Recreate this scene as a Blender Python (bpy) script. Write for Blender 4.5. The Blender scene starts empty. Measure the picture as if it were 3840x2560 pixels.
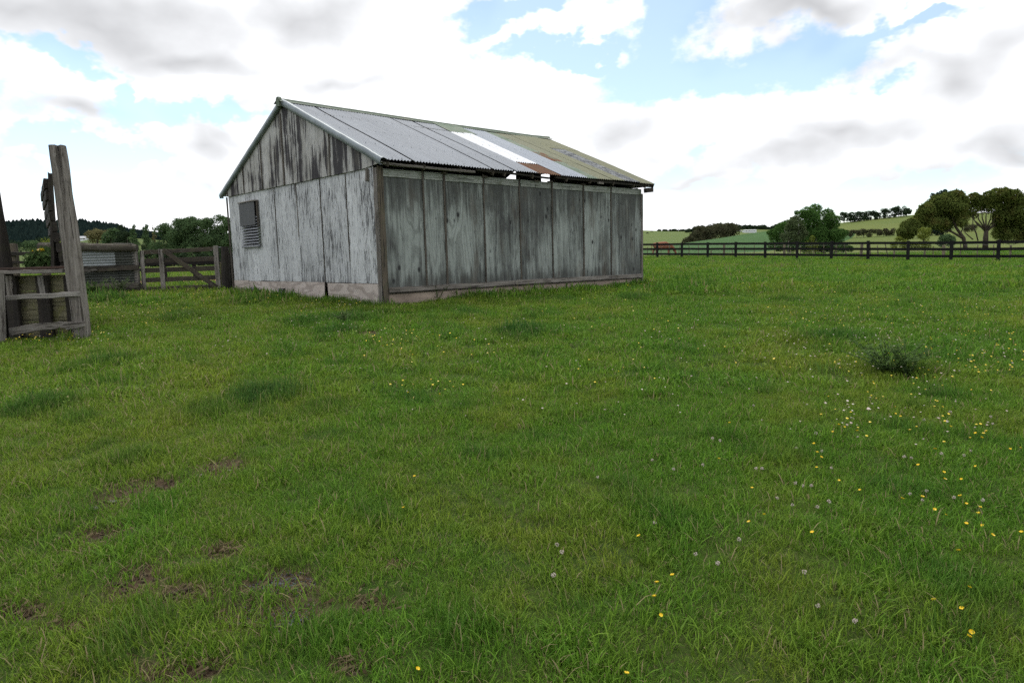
import bpy, bmesh, math, random
import numpy as np
from mathutils import Vector, Matrix, noise as mnoise

random.seed(7); RNG = np.random.default_rng(7)
scene = bpy.context.scene
COL = scene.collection
PI = math.pi

# ------------------------------------------------------------------ camera
EYE, PITCH, ROLL = 1.5, 0.1223, 0.0258
cam_data = bpy.data.cameras.new('camera'); cam = bpy.data.objects.new('camera', cam_data); COL.objects.link(cam)
cam_data.sensor_width = 36.0; cam_data.lens = 24.0; cam_data.clip_start = 0.05; cam_data.clip_end = 6000
cam.matrix_world = Matrix.Translation((0, 0, EYE)) @ Matrix.Rotation(PI/2 - PITCH, 4, 'X') @ Matrix.Rotation(-ROLL, 4, 'Z')
scene.camera = cam

# ------------------------------------------------------------------ exposure
vs = scene.view_settings
vs.view_transform = 'Standard'; vs.look = 'None'; vs.exposure = 0.5; vs.gamma = 1.0; vs.use_curve_mapping = False
cy = scene.cycles; cy.max_bounces = 5; cy.diffuse_bounces = 3; cy.glossy_bounces = 2; cy.transmission_bounces = 3; cy.transparent_max_bounces = 4; cy.caustics_reflective = False; cy.caustics_refractive = False; cy.use_adaptive_sampling = True; cy.adaptive_threshold = .017; cy.use_denoising = False

def ray(px, py):
    """direction (per unit of Y) of a sight line, used to survey where things stand"""
    x, y = px - 1920.0, py - 1280.0
    c, s = math.cos(ROLL), math.sin(ROLL)
    x, y = c*x - s*y, s*x + c*y
    Y = 2560*math.cos(PITCH) - y*math.sin(PITCH); Z = -2560*math.sin(PITCH) - y*math.cos(PITCH)
    return Vector((x/Y, 1.0, Z/Y))
def at(px, py, Y):
    r = ray(px, py)*Y; return Vector((r.x, r.y, EYE + r.z))

# ------------------------------------------------------------------ node helpers
def N(nt, typ, ins=None, **props):
    n = nt.nodes.new(typ)
    for k, v in props.items(): setattr(n, k, v)
    for k, v in (ins or {}).items():
        if isinstance(v, bpy.types.NodeSocket): nt.links.new(v, n.inputs[k])
        else: n.inputs[k].default_value = v
    return n
def M(nt, op, a, b=0.0, c=0.0, clamp=False):
    return N(nt, 'ShaderNodeMath', {0: a, 1: b, 2: c}, operation=op, use_clamp=clamp).outputs[0]
def VM(nt, op, a, b=(0, 0, 0)):
    n = N(nt, 'ShaderNodeVectorMath', {0: a, 1: b}, operation=op)
    return n.outputs[1] if op in ('LENGTH', 'DOT_PRODUCT', 'DISTANCE') else n.outputs[0]
def noise(nt, vec, scale=1.0, detail=4, rough=.55, dist=0.0):
    return N(nt, 'ShaderNodeTexNoise', {'Vector': vec, 'Scale': scale, 'Detail': detail, 'Roughness': rough, 'Distortion': dist}).outputs[0]
def noisec(nt, vec, scale=1.0, detail=4, rough=.55):
    return N(nt, 'ShaderNodeTexNoise', {'Vector': vec, 'Scale': scale, 'Detail': detail, 'Roughness': rough}).outputs[1]
def smooth(nt, v, lo, hi, a=0.0, b=1.0):
    return N(nt, 'ShaderNodeMapRange', {0: v, 1: lo, 2: hi, 3: a, 4: b}, interpolation_type='SMOOTHSTEP', clamp=True).outputs[0]
def rgba(c): return (c[0], c[1], c[2], 1.0)
def mixc(nt, f, a, b, mode='MIX'):
    n = nt.nodes.new('ShaderNodeMix'); n.data_type = 'RGBA'; n.blend_type = mode
    for i, v in ((0, f), (6, a), (7, b)):
        if isinstance(v, bpy.types.NodeSocket): nt.links.new(v, n.inputs[i])
        else: n.inputs[i].default_value = v if i == 0 else rgba(v)
    return n.outputs[2]
def new_mat(name):
    m = bpy.data.materials.new(name); m.use_nodes = True
    nt = m.node_tree; nt.nodes.clear()
    out = nt.nodes.new('ShaderNodeOutputMaterial')
    return m, nt, out
def finish(nt, out, col, rough=.9, metal=0.0, bump=None, bstr=.3, bdist=.01, spec=.25):
    p = N(nt, 'ShaderNodeBsdfPrincipled', {'Roughness': rough, 'Metallic': metal, 'Specular IOR Level': spec})
    if isinstance(col, bpy.types.NodeSocket): nt.links.new(col, p.inputs['Base Color'])
    else: p.inputs['Base Color'].default_value = rgba(col)
    if bump is not None:
        b = N(nt, 'ShaderNodeBump', {'Height': bump, 'Strength': bstr, 'Distance': bdist})
        nt.links.new(b.outputs[0], p.inputs['Normal'])
    nt.links.new(p.outputs[0], out.inputs[0]); return p
def ocoord(nt, k=41.0):
    tc = nt.nodes.new('ShaderNodeTexCoord'); oi = nt.nodes.new('ShaderNodeObjectInfo')
    r = M(nt, 'MULTIPLY', oi.outputs['Random'], k)
    cv = N(nt, 'ShaderNodeCombineXYZ', {0: r, 1: r, 2: r}).outputs[0]
    return tc.outputs['Object'], VM(nt, 'ADD', tc.outputs['Object'], cv), oi.outputs['Random']

# ------------------------------------------------------------------ sky and sun
SUN_AZ, SUN_EL = math.radians(-20), math.radians(57)
world = bpy.data.worlds.new('World'); scene.world = world; world.use_nodes = True
wt = world.node_tree; wt.nodes.clear()
wout = wt.nodes.new('ShaderNodeOutputWorld')
sky = wt.nodes.new('ShaderNodeTexSky'); sky.sky_type = 'NISHITA'; sky.sun_disc = False
sky.sun_elevation = SUN_EL; sky.sun_rotation = SUN_AZ; sky.altitude = 50; sky.dust_density = .3; sky.ozone_density = 2.0
bg_sky = N(wt, 'ShaderNodeBackground', {'Strength': 0.125}); wt.links.new(sky.outputs[0], bg_sky.inputs[0])
D = wt.nodes.new('ShaderNodeTexCoord').outputs['Generated']
sep = N(wt, 'ShaderNodeSeparateXYZ', {0: D})
az = M(wt, 'ARCTAN2', sep.outputs[0], sep.outputs[1]); el = M(wt, 'ARCSINE', sep.outputs[2])
flat = N(wt, 'ShaderNodeCombineXYZ', {0: az, 1: M(wt, 'MULTIPLY', el, 1.5), 2: 0.0}).outputs[0]
def n2(vec, scale, detail, rough, out=0):
    return N(wt, 'ShaderNodeTexNoise', {'Vector': vec, 'Scale': scale, 'Detail': detail, 'Roughness': rough}, noise_dimensions='2D').outputs[out]
w1 = VM(wt, 'SUBTRACT', n2(flat, 5.0, 3, .58, 1), (.5, .5, .5))
w2 = VM(wt, 'SUBTRACT', n2(flat, 24.0, 3, .62, 1), (.5, .5, .5))
warp = VM(wt, 'ADD', VM(wt, 'MULTIPLY', w1, (.20, .12, 0)), VM(wt, 'MULTIPLY', w2, (.055, .045, 0)))
P0 = N(wt, 'ShaderNodeCombineXYZ', {0: az, 1: el, 2: 0.0}).outputs[0]
PW = VM(wt, 'ADD', P0, warp)
PS = VM(wt, 'ADD', P0, VM(wt, 'MULTIPLY', w1, (.16, .10, 0)))
def ang(px, py):
    d = ray(px, py).normalized(); return math.atan2(d.x, d.y), math.asin(d.z)
def blobs(vec, lst):
    acc = None
    for px, py, rx, ry, k in lst:
        a, e = ang(px, py)
        d = VM(wt, 'LENGTH', VM(wt, 'MULTIPLY', VM(wt, 'SUBTRACT', vec, (a, e, 0)), (2560/rx, 2560/ry, 0)))
        v = M(wt, 'MULTIPLY', M(wt, 'SUBTRACT', 1.0, d), k)
        acc = v if acc is None else M(wt, 'SMOOTH_MAX', acc, v, .15)
    return acc
GAPS = [(2430, 240, 330, 150, 1), (2790, 270, 400, 100, 1), (3070, 210, 200, 140, 1), (2500, 50, 190, 110, 1), (1960, 20, 260, 60, .9),
        (2090, 190, 260, 45, .9), (3260, 95, 190, 55, .9), (3450, 40, 160, 30, .8), (180, 200, 100, 55, 1), (400, 330, 55, 80, 1), (560, 430, 220, 60, 1),
        (820, 450, 190, 50, 1), (240, 560, 300, 60, 1), (60, 680, 200, 60, .8), (400, 700, 330, 50, .8), (420, 590, 200, 50, .9), (2650, 770, 360, 70, .9), (3250, 735, 380, 50, .9), (2560, 650, 60, 60, .6),
        (3420, 300, 90, 30, .5), (-500, 300, 300, 120, .8), (4300, 400, 300, 150, .8), (1300, -350, 420, 120, .8), (2700, -420, 420, 140, .8)]
GREY = [(360, 90, 560, 130, 1.0), (60, 30, 420, 120, .9), (700, 215, 330, 75, 1), (1120, 60, 360, 110, .8), (1290, 300, 220, 60, .6), (3010, 20, 300, 55, 1.1), (3230, 545, 330, 75, .9),
        (2950, 610, 330, 60, .7), (3760, 590, 280, 60, .8), (2290, 490, 230, 75, .6), (3500, 660, 420, 45, .5), (800, 570, 130, 100, .7), (230, 430, 200, 45, .8), (770, 690, 170, 30, .6), (2600, 680, 300, 40, .4)]
gap = blobs(PW, GAPS)
# beyond the frame the same broken cloud goes on
outer = noise(wt, VM(wt, 'MULTIPLY', D, (1.6, 1.6, 2.6)), 1.7, 3, .56)
inside = M(wt, 'MAXIMUM', M(wt, 'DIVIDE', M(wt, 'ABSOLUTE', M(wt, 'ADD', az, .0)), .80), M(wt, 'DIVIDE', el, .50))
omask = M(wt, 'MAXIMUM', smooth(wt, inside, .95, 1.25), smooth(wt, sep.outputs[1], .1, -.1))
ogap = M(wt, 'ADD', M(wt, 'MULTIPLY', M(wt, 'SUBTRACT', outer, .56), 6.0), M(wt, 'MULTIPLY', M(wt, 'SUBTRACT', 1.0, omask), -3.0))
gap = M(wt, 'MAXIMUM', gap, ogap)
edge = M(wt, 'MULTIPLY', M(wt, 'SUBTRACT', n2(flat, 14.0, 6, .62), .5), .9)
gapf = M(wt, 'MULTIPLY', smooth(wt, M(wt, 'ADD', gap, edge), -.14, .40), .84)
grey = M(wt, 'MAXIMUM', blobs(PS, GREY), M(wt, 'ADD', M(wt, 'MULTIPLY', M(wt, 'SUBTRACT', n2(flat, 4.2, 3, .6), .55), 4.0), M(wt, 'MULTIPLY', M(wt, 'SUBTRACT', 1.0, omask), -.26)))
grey = M(wt, 'ADD', grey, M(wt, 'MULTIPLY', M(wt, 'SUBTRACT', n2(flat, 9.0, 4, .6), .5), .6))
greyf = smooth(wt, grey, -.55, 1.3)
cr_ = N(wt, 'ShaderNodeValToRGB', {0: greyf}); cr_.color_ramp.elements[0].color = (.98, .99, 1.01, 1); cr_.color_ramp.elements[1].color = (.43, .435, .45, 1)
e_ = cr_.color_ramp.elements.new(.5); e_.color = (.66, .67, .69, 1); cl = cr_.outputs[0]
bg_cl = N(wt, 'ShaderNodeBackground', {'Strength': 1.0}); wt.links.new(cl, bg_cl.inputs[0])
mx = N(wt, 'ShaderNodeMixShader', {0: gapf, 1: bg_cl.outputs[0], 2: bg_sky.outputs[0]})
wt.links.new(mx.outputs[0], wout.inputs[0])
world.cycles.sampling_method = 'MANUAL'; world.cycles.sample_map_resolution = 512

sun_d = bpy.data.lights.new('sun', 'SUN'); sun_d.energy = 1.5; sun_d.angle = math.radians(14); sun_d.color = (1, .96, .9)
sun = bpy.data.objects.new('sun', sun_d); COL.objects.link(sun)
sd = Vector((math.sin(SUN_AZ)*math.cos(SUN_EL), math.cos(SUN_AZ)*math.cos(SUN_EL), math.sin(SUN_EL)))
sun.rotation_euler = sd.to_track_quat('Z', 'Y').to_euler()

# ------------------------------------------------------------------ object helpers
def tag(o, label=None, cat=None, group=None, kind=None):
    if label: o['label'] = label
    if cat: o['category'] = cat
    if group: o['group'] = group
    if kind: o['kind'] = kind
    return o
def empty(name, loc=(0, 0, 0), rz=0.0, **kw):
    o = bpy.data.objects.new(name, None); COL.objects.link(o); o.location = loc; o.rotation_euler = (0, 0, rz); o.empty_display_size = .2
    return tag(o, **kw)
def obj(name, mesh, mat=None, parent=None, mw=None):
    o = bpy.data.objects.new(name, mesh); COL.objects.link(o)
    if mat is not None and len(mesh.materials) == 0: mesh.materials.append(mat)
    if parent is not None: o.parent = parent
    if mw is not None: o.matrix_local = mw
    return o
def mesh_py(name, v, f, sm=False):
    me = bpy.data.meshes.new(name); me.from_pydata([tuple(p) for p in v], [], f); me.update()
    if sm: me.shade_smooth()
    return me
def mesh_quads(name, v, nq):
    """numpy verts, quads in order (4 each)"""
    v = np.asarray(v, dtype=np.float32).reshape(-1, 3)
    me = bpy.data.meshes.new(name); me.vertices.add(len(v)); me.vertices.foreach_set('co', v.ravel())
    me.loops.add(nq*4); me.loops.foreach_set('vertex_index', np.arange(nq*4, dtype=np.int32))
    me.polygons.add(nq); me.polygons.foreach_set('loop_start', np.arange(0, nq*4, 4, dtype=np.int32))
    me.update(calc_edges=True); return me
def grid_mesh(name, P, sm=True):
    """P[i][j] numpy array (n,m,3)"""
    n, m = P.shape[:2]
    idx = np.arange(n*m).reshape(n, m)
    q = np.stack([idx[:-1, :-1], idx[1:, :-1], idx[1:, 1:], idx[:-1, 1:]], -1).reshape(-1, 4)
    me = bpy.data.meshes.new(name); me.vertices.add(n*m); me.vertices.foreach_set('co', P.reshape(-1).astype(np.float32))
    me.loops.add(q.size); me.loops.foreach_set('vertex_index', q.ravel().astype(np.int32))
    me.polygons.add(len(q)); me.polygons.foreach_set('loop_start', np.arange(0, q.size, 4, dtype=np.int32))
    me.update(calc_edges=True)
    if sm: me.shade_smooth()
    return me
BOXF = [(0, 3, 2, 1), (4, 5, 6, 7), (0, 1, 5, 4), (1, 2, 6, 5), (2, 3, 7, 6), (3, 0, 4, 7)]
def boxv(x0, x1, y0, y1, z0, z1):
    return [(x0, y0, z0), (x1, y0, z0), (x1, y1, z0), (x0, y1, z0), (x0, y0, z1), (x1, y0, z1), (x1, y1, z1), (x0, y1, z1)]
def box(name, x0, x1, y0, y1, z0, z1, mat, parent=None, ch=.0):
    v = boxv(x0, x1, y0, y1, z0, z1)
    return obj(name, mesh_py(name, v, BOXF), mat, parent)
def prism(name, poly, axis, d0, d1, mat, parent=None):
    """poly in the two other axes, extruded along axis between d0 and d1"""
    n = len(poly); v = []
    for d in (d0, d1):
        for p in poly:
            v.append((d, p[0], p[1]) if axis == 'x' else (p[0], d, p[1]) if axis == 'y' else (p[0], p[1], d))
    f = [tuple(range(n))[::-1], tuple(range(n, 2*n))] + [(i, (i+1) % n, n+(i+1) % n, n+i) for i in range(n)]
    me = mesh_py(name, v, f)
    bm = bmesh.new(); bm.from_mesh(me); bmesh.ops.recalc_face_normals(bm, faces=bm.faces); bm.to_mesh(me); bm.free()
    return obj(name, me, mat, parent)
def beam(name, p0, p1, w, h, mat, parent=None, up=(0, 0, 1), wob=.006, seg=7, taper=1.0, sag=0.0, rnd=.12):
    """weathered timber: local X runs along the grain, edges knocked off, slightly uneven"""
    p0, p1 = Vector(p0), Vector(p1); d = p1 - p0; L = d.length; X = d.normalized()
    Z = Vector(up) - X*X.dot(Vector(up))
    if Z.length < 1e-4: Z = Vector((0, 1, 0)) - X*X.y
    Z.normalize(); Y = Z.cross(X)
    v, f = [], []
    c = rnd*min(w, h)
    prof = [(-w/2+c, -h/2), (w/2-c, -h/2), (w/2, -h/2+c), (w/2, h/2-c), (w/2-c, h/2), (-w/2+c, h/2), (-w/2, h/2-c), (-w/2, -h/2+c)]
    for i in range(seg+1):
        t = i/seg; s = 1+(taper-1)*t; oy, oz = random.gauss(0, wob*.5), random.gauss(0, wob*.5) - sag*4*t*(1-t)
        for (y, z) in prof:
            v.append((t*L + (random.gauss(0, wob) if i in (0, seg) else 0), y*s+oy+random.gauss(0, wob*.3), z*s+oz+random.gauss(0, wob*.3)))
    for i in range(seg):
        for k in range(8):
            a, b = i*8+k, i*8+(k+1) % 8; f.append((a, a+8, b+8, b))
    f.append(tuple(range(8))); f.append(tuple(range(seg*8, seg*8+8))[::-1])
    o = obj(name, mesh_py(name, v, f), mat, parent)
    R = Matrix((X, Y, Z)).transposed().to_4x4(); R.translation = p0
    o.matrix_local = R
    return o
def tube(pts, rads, n=7, jit=.0, cap=True):
    v, f = [], []
    pts = [Vector(p) for p in pts]
    for i, p in enumerate(pts):
        d = (pts[min(i+1, len(pts)-1)] - pts[max(i-1, 0)]).normalized()
        a = d.orthogonal().normalized() if abs(d.z) > .95 else d.cross(Vector((0, 0, 1))).normalized()
        b = d.cross(a)
        for k in range(n):
            t = 2*PI*k/n; r = rads[i]*(1+random.gauss(0, jit))
            v.append(p + a*math.cos(t)*r + b*math.sin(t)*r)
    for i in range(len(pts)-1):
        for k in range(n):
            f.append((i*n+k, i*n+(k+1) % n, (i+1)*n+(k+1) % n, (i+1)*n+k))
    if cap: f.append(tuple(range(n))[::-1]); f.append(tuple(range((len(pts)-1)*n, len(pts)*n)))
    return v, f
def join(parts):
    V, F = [], []
    for v, f in parts:
        o = len(V); V += list(v); F += [tuple(i+o for i in q) for q in f]
    return V, F
_O1 = 'zeroth first second third fourth fifth sixth seventh eighth ninth tenth eleventh twelfth thirteenth fourteenth fifteenth sixteenth seventeenth eighteenth nineteenth'.split()
_T = {2: 'twent', 3: 'thirt', 4: 'fort', 5: 'fift', 6: 'sixt'}
def ordw(n):
    if n < 20: return _O1[n]
    return _T[n//10]+('ieth' if n % 10 == 0 else 'y-'+_O1[n % 10])
def jag(n, lo, hi): return [random.uniform(lo, hi) for _ in range(n)]

# ------------------------------------------------------------------ ground heights
CTRL = np.array([(0, 0, 0), (0, 5, .2), (-6, 2, .1), (6, 2, .08), (-2.57, 13.8, .59), (3.8, 19.76, .65), (-7.8, 19.4, .74), (.5, 16.5, .62), (-6.7, 10.5, .43), (-7.6, 10, .41),
    (-10.7, 19.7, .78), (-13, 19.3, .77), (12.5, 58, 1.08), (20.6, 49, .78), (28.7, 40.3, .46), (15, 22, .55), (8, 10, .36), (-20, 26, .85), (-20, 10, .4), (-15, 40, 1.0), (-30, 80, 1.4), (30, 15, .3),
    (14.6, 72, 1.3), (30, 60, .9), (45, 50, .7), (50, 80, 1.1), (0, -20, -.5), (-30, -10, 0), (30, -10, -.1), (0, 110, 1.4), (-90, 110, 1.6), (90, 90, 1.0), (110, 0, .3), (-110, 0, .6), (0, -110, -.8)], float)
def _U(r2): return np.where(r2 > 1e-9, r2*np.log(np.maximum(r2, 1e-9)), 0.0)
def _tps(C, lam=.5):
    n = len(C); K = _U(((C[:, None, :2]-C[None, :, :2])**2).sum(-1)) + lam*np.eye(n); Pm = np.c_[np.ones(n), C[:, :2]]
    A = np.zeros((n+3, n+3)); A[:n, :n] = K; A[:n, n:] = Pm; A[n:, :n] = Pm.T
    return np.linalg.solve(A, np.r_[C[:, 2], 0, 0, 0])
TPS = _tps(CTRL)
def ground_np(x, y):
    x = np.asarray(x, float); y = np.asarray(y, float)
    r = np.hypot(x, y); s = np.where(r > 110, 110/np.maximum(r, 1e-6), 1.0); xs, ys = x*s, y*s
    z = TPS[-3] + TPS[-2]*xs + TPS[-1]*ys
    for i in range(len(CTRL)):
        z = z + TPS[i]*_U((xs-CTRL[i, 0])**2+(ys-CTRL[i, 1])**2)
    w = np.clip((r-90)/200, 0, 1)
    z = z*(1-w)+1.2*w
    k = np.clip(1.2-r/60, 0, 1)
    return z + k*(.018*np.sin(2.1*x+1.3*np.sin(1.7*y))*np.cos(1.9*y+.8*np.sin(2.3*x)) + .012*np.sin(4.7*x+2*np.cos(3.1*y)+1)*np.cos(5.3*y+1.4*np.sin(3.7*x)))
_gx, _gy = np.linspace(-110, 110, 441), np.linspace(-6, 130, 273)
_G = ground_np(*np.meshgrid(_gx, _gy, indexing='ij')) - 0.0
def _bump(x, y):
    k = min(max(1.2-math.hypot(x, y)/60, 0), 1)
    return k*(.018*math.sin(2.1*x+1.3*math.sin(1.7*y))*math.cos(1.9*y+.8*math.sin(2.3*x)) + .012*math.sin(4.7*x+2*math.cos(3.1*y)+1)*math.cos(5.3*y+1.4*math.sin(3.7*x)))
_B = np.vectorize(_bump)(*np.meshgrid(_gx, _gy, indexing='ij')); _G = (_G-_B).tolist()
def gz(x, y):
    u, v = (x+110)*2, (y+6)*2
    if not (0 <= u < 440 and 0 <= v < 272): return float(ground_np(x, y))
    i, j = int(u), int(v); u -= i; v -= j
    return (_G[i][j]*(1-u)+_G[i+1][j]*u)*(1-v)+(_G[i][j+1]*(1-u)+_G[i+1][j+1]*u)*v + _bump(x, y)
def on_ground(px, py):
    r = ray(px, py); lo, hi = .5, 125.0
    for _ in range(24):
        m = (lo+hi)/2
        if EYE + r.z*m > gz(r.x*m, m): lo = m
        else: hi = m
    return Vector((r.x*lo, lo, gz(r.x*lo, lo)))

# shed frame
A0 = Vector((-2.5687, 13.8)); YAW = .8187; UX = Vector((math.sin(YAW), math.cos(YAW))); VX = Vector((-math.cos(YAW), math.sin(YAW)))
LEN, WID = 8.73, 7.69
def shed_local(x, y):
    dx, dy = x-A0.x, y-A0.y; return dx*UX.x+dy*UX.y, dx*VX.x+dy*VX.y

# bare patches of soil (x, y, rx, ry) surveyed on the ground
BARE = []
for px, py, rx, ry in [(850, 1745, 110, 45), (560, 1810, 170, 35), (400, 1885, 110, 40), (360, 2010, 110, 45), (520, 2150, 120, 75), (700, 2210, 130, 40), (1060, 2180, 190, 60), (1000, 2290, 200, 60), (1400, 2270, 90, 35),
                       (700, 2500, 200, 50), (1380, 1170, 60, 10), (1375, 1250, 45, 14), (90, 2280, 120, 35), (250, 2350, 120, 30), (1480, 2120, 60, 25), (1320, 2480, 90, 30), (820, 2060, 90, 30)]:
    rx, ry = rx*1.15, ry*1.15; c = on_ground(px, py)
    e = on_ground(px, min(py+ry, 2560)); BARE.append((c.x, c.y, rx*c.y/2560, max(.04, c.y-e.y)))
MUD = []
for px, py, w in [(2585, 985, 60), (2670, 986, 60), (2720, 996, 90), (2860, 990, 80), (2960, 998, 90), (3010, 985, 60), (3150, 992, 70), (3260, 1000, 70), (3370, 998, 90), (3480, 1003, 60), (3590, 1001, 90), (3720, 1004, 100), (3820, 1008, 60), (2900, 1003, 50)]:
    c = on_ground(px, py); MUD.append((c.x, c.y, w*c.y/2560*.75, 1.5))
def bare_np(x, y):
    b = np.full(np.shape(x), -9.0)
    for cx, cy, rx, ry in BARE + MUD:
        b = np.maximum(b, 1-np.hypot((x-cx)/rx, (y-cy)/ry))
    return b
def jn(x, y, s):    # cheap value noise
    return (np.sin(x*s*1.3+1.7*np.sin(y*s*.9+.3))+np.sin(y*s*1.7+1.3*np.sin(x*s*1.1+2))+np.sin((x+y)*s*2.3+np.sin((x-y)*s*1.9)))/3

# ground mesh: rings about the camera, fine in front
azs = np.unique(np.concatenate([np.linspace(-1.0, 1.0, 300), np.linspace(1.0, 2*PI-1.0, 60)]))
rad = np.concatenate([[0.02], np.geomspace(.5, 60, 330), np.geomspace(62, 4500, 60)])
RR, AA = np.meshgrid(rad, azs, indexing='ij')
GX, GY = RR*np.sin(AA), RR*np.cos(AA)
GZ = ground_np(GX, GY); bare = bare_np(GX, GY) + .35*jn(GX, GY, 6.0)
bmask = np.clip((bare+.1)/.45, 0, 1)
GZ = GZ - .025*bmask*(RR < 60) + .02*np.clip(bare, 0, 1)*(RR > 30)*(RR < 60)*(1+jn(GX, GY, 9.0))*4
me = grid_mesh('ground', np.stack([GX, GY, GZ], -1)[:, ::-1])
at_b = me.attributes.new('bare', 'FLOAT', 'POINT'); at_b.data.foreach_set('value', bmask[:, ::-1].ravel().astype(np.float32))
m, nt, out = new_mat('pasture soil')
pos = nt.nodes.new('ShaderNodeNewGeometry').outputs['Position']
bn = N(nt, 'ShaderNodeAttribute', attribute_name='bare').outputs['Fac']
n1 = noise(nt, pos, .35, 6); n2 = noise(nt, pos, 9.0, 6, .65); n3 = noise(nt, pos, 60, 4, .7); n4 = noise(nt, pos, .06, 4)
soil = mixc(nt, n2, (.038, .026, .016), (.125, .085, .055)); soil = mixc(nt, smooth(nt, n3, .55, .72), soil, (.17, .135, .10))
sward = mixc(nt, smooth(nt, n1, .35, .65), (.03, .062, .010), (.05, .075, .014)); sward = mixc(nt, smooth(nt, n3, .5, .7), sward, (.075, .07, .03))
dist = VM(nt, 'LENGTH', pos)
farc = mixc(nt, smooth(nt, n4, .35, .65), (.085, .125, .03), (.13, .15, .045)); farc = mixc(nt, smooth(nt, noise(nt, pos, 1.1, 6, .7), .45, .7), farc, (.07, .10, .028))
farc = mixc(nt, smooth(nt, noise(nt, pos, .03, 3), .56, .66, 0, .45), farc, (.26, .24, .03))
col = mixc(nt, smooth(nt, dist, 48, 66), sward, farc); col = mixc(nt, bn, col, soil)
finish(nt, out, col, 1.0, bump=M(nt, 'ADD', n2, M(nt, 'MULTIPLY', n3, .5)), bstr=.9, bdist=.03, spec=.1)
tag(obj('ground', me, m), kind='structure')
# ------------------------------------------------------------------ materials for timber, plywood, iron
def ply_mat(name, light, light2, dark, mild=(.52, .72), streak=(13, 13, .8), mamt=.85, crack=(.60, .70), camt=.7, grain=.35, knots=0.0, top=0.0, bot=0.0, gz_=(.35, 90), warm=None, blot=.6, gh=2.4):
    m, nt, out = new_mat(name)
    o, P, rnd = ocoord(nt)
    z = N(nt, 'ShaderNodeSeparateXYZ', {0: o}).outputs[2]
    patch = noise(nt, VM(nt, 'MULTIPLY', P, (1.3, 1.3, .7)), 1.0, 5, .6)
    st = noise(nt, VM(nt, 'MULTIPLY', P, streak), 1.0, 6, .62)
    st2 = noise(nt, VM(nt, 'MULTIPLY', P, (27, 27, 2.6)), 1.0, 5, .65)
    fine = noise(nt, VM(nt, 'MULTIPLY', P, (85, 85, 5.0)), 1.0, 3, .6)
    g = noise(nt, VM(nt, 'MULTIPLY', P, (gh, gh, gz_[0])), 1.0, 2, .45, .4)
    gl = M(nt, 'SINE', M(nt, 'MULTIPLY', g, gz_[1])); gl = smooth(nt, gl, .1, .95)
    col = mixc(nt, smooth(nt, patch, .35, .65), light, light2)
    col = mixc(nt, M(nt, 'MULTIPLY', gl, grain), col, dark)
    mm = M(nt, 'ADD', M(nt, 'MULTIPLY', st, .62), M(nt, 'MULTIPLY', patch, blot))
    mm = M(nt, 'ADD', mm, M(nt, 'MULTIPLY', M(nt, 'SUBTRACT', rnd, .5), .10))
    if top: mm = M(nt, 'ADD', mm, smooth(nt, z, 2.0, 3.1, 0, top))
    if bot: mm = M(nt, 'ADD', mm, smooth(nt, z, 1.35, .95, 0, bot))
    mil = smooth(nt, mm, mild[0], mild[1], 0, mamt)
    col = mixc(nt, mil, col, dark)
    col = mixc(nt, smooth(nt, M(nt, 'ADD', st2, M(nt, 'MULTIPLY', M(nt, 'SUBTRACT', patch, .5), .45)), crack[0], crack[1]-.02, 0, camt), col, (.045, .042, .044))
    col = mixc(nt, smooth(nt, M(nt, 'ADD', fine, M(nt, 'MULTIPLY', M(nt, 'SUBTRACT', st, .5), .5)), crack[0], crack[1], 0, camt), col, (.03, .028, .03))
    if warm: col = mixc(nt, smooth(nt, noise(nt, VM(nt, 'MULTIPLY', P, (3, 3, .8)), 1.0, 4), .52, .70, 0, .5), col, warm)
    if knots:
        v = N(nt, 'ShaderNodeTexVoronoi', {'Vector': VM(nt, 'MULTIPLY', P, (4.2, 4.2, 2.6)), 'Scale': 1.0, 'Randomness': .9})
        k = M(nt, 'MULTIPLY', smooth(nt, v.outputs['Distance'], .20, .09), smooth(nt, noise(nt, P, .9, 2), .46, .53))
        col = mixc(nt, M(nt, 'MULTIPLY', k, knots), col, (.012, .012, .012))
    col = mixc(nt, M(nt, 'MULTIPLY', rnd, .22), col, (.10, .105, .105), 'MIX')
    h = M(nt, 'ADD', M(nt, 'MULTIPLY', fine, .6), M(nt, 'MULTIPLY', gl, .3))
    finish(nt, out, col, .88, bump=h, bstr=.35, bdist=.004, spec=.2)
    return m
def timber_mat(name, c1, c2, dark=(.025, .022, .02), moss=None, mamt=.0, lich=0.0, scale=1.0, rough=.92):
    m, nt, out = new_mat(name)
    o, P, rnd = ocoord(nt, 17.0)
    st = noise(nt, VM(nt, 'MULTIPLY', P, (1.1*scale, 26*scale, 26*scale)), 1.0, 6, .65)
    pt = noise(nt, P, 2.6*scale, 5, .6)
    cr = noise(nt, VM(nt, 'MULTIPLY', P, (1.4*scale, 36*scale, 36*scale)), 1.0, 4, .65)
    col = mixc(nt, smooth(nt, st, .32, .68), c1, c2)
    col = mixc(nt, smooth(nt, pt, .52, .72, 0, .55), col, dark)
    col = mixc(nt, smooth(nt, cr, .545, .61, 0, .92), col, dark)
    if moss: col = mixc(nt, smooth(nt, noise(nt, P, 5.0, 6, .7), .50, .64, 0, mamt), col, moss)
    if lich: col = mixc(nt, smooth(nt, noise(nt, P, 15.0, 5, .7), .60, .68, 0, lich), col, (.34, .35, .30))
    col = mixc(nt, M(nt, 'MULTIPLY', rnd, .3), col, dark)
    finish(nt, out, col, rough, bump=M(nt, 'ADD', st, cr), bstr=.6, bdist=.008, spec=.2)
    return m
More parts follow.
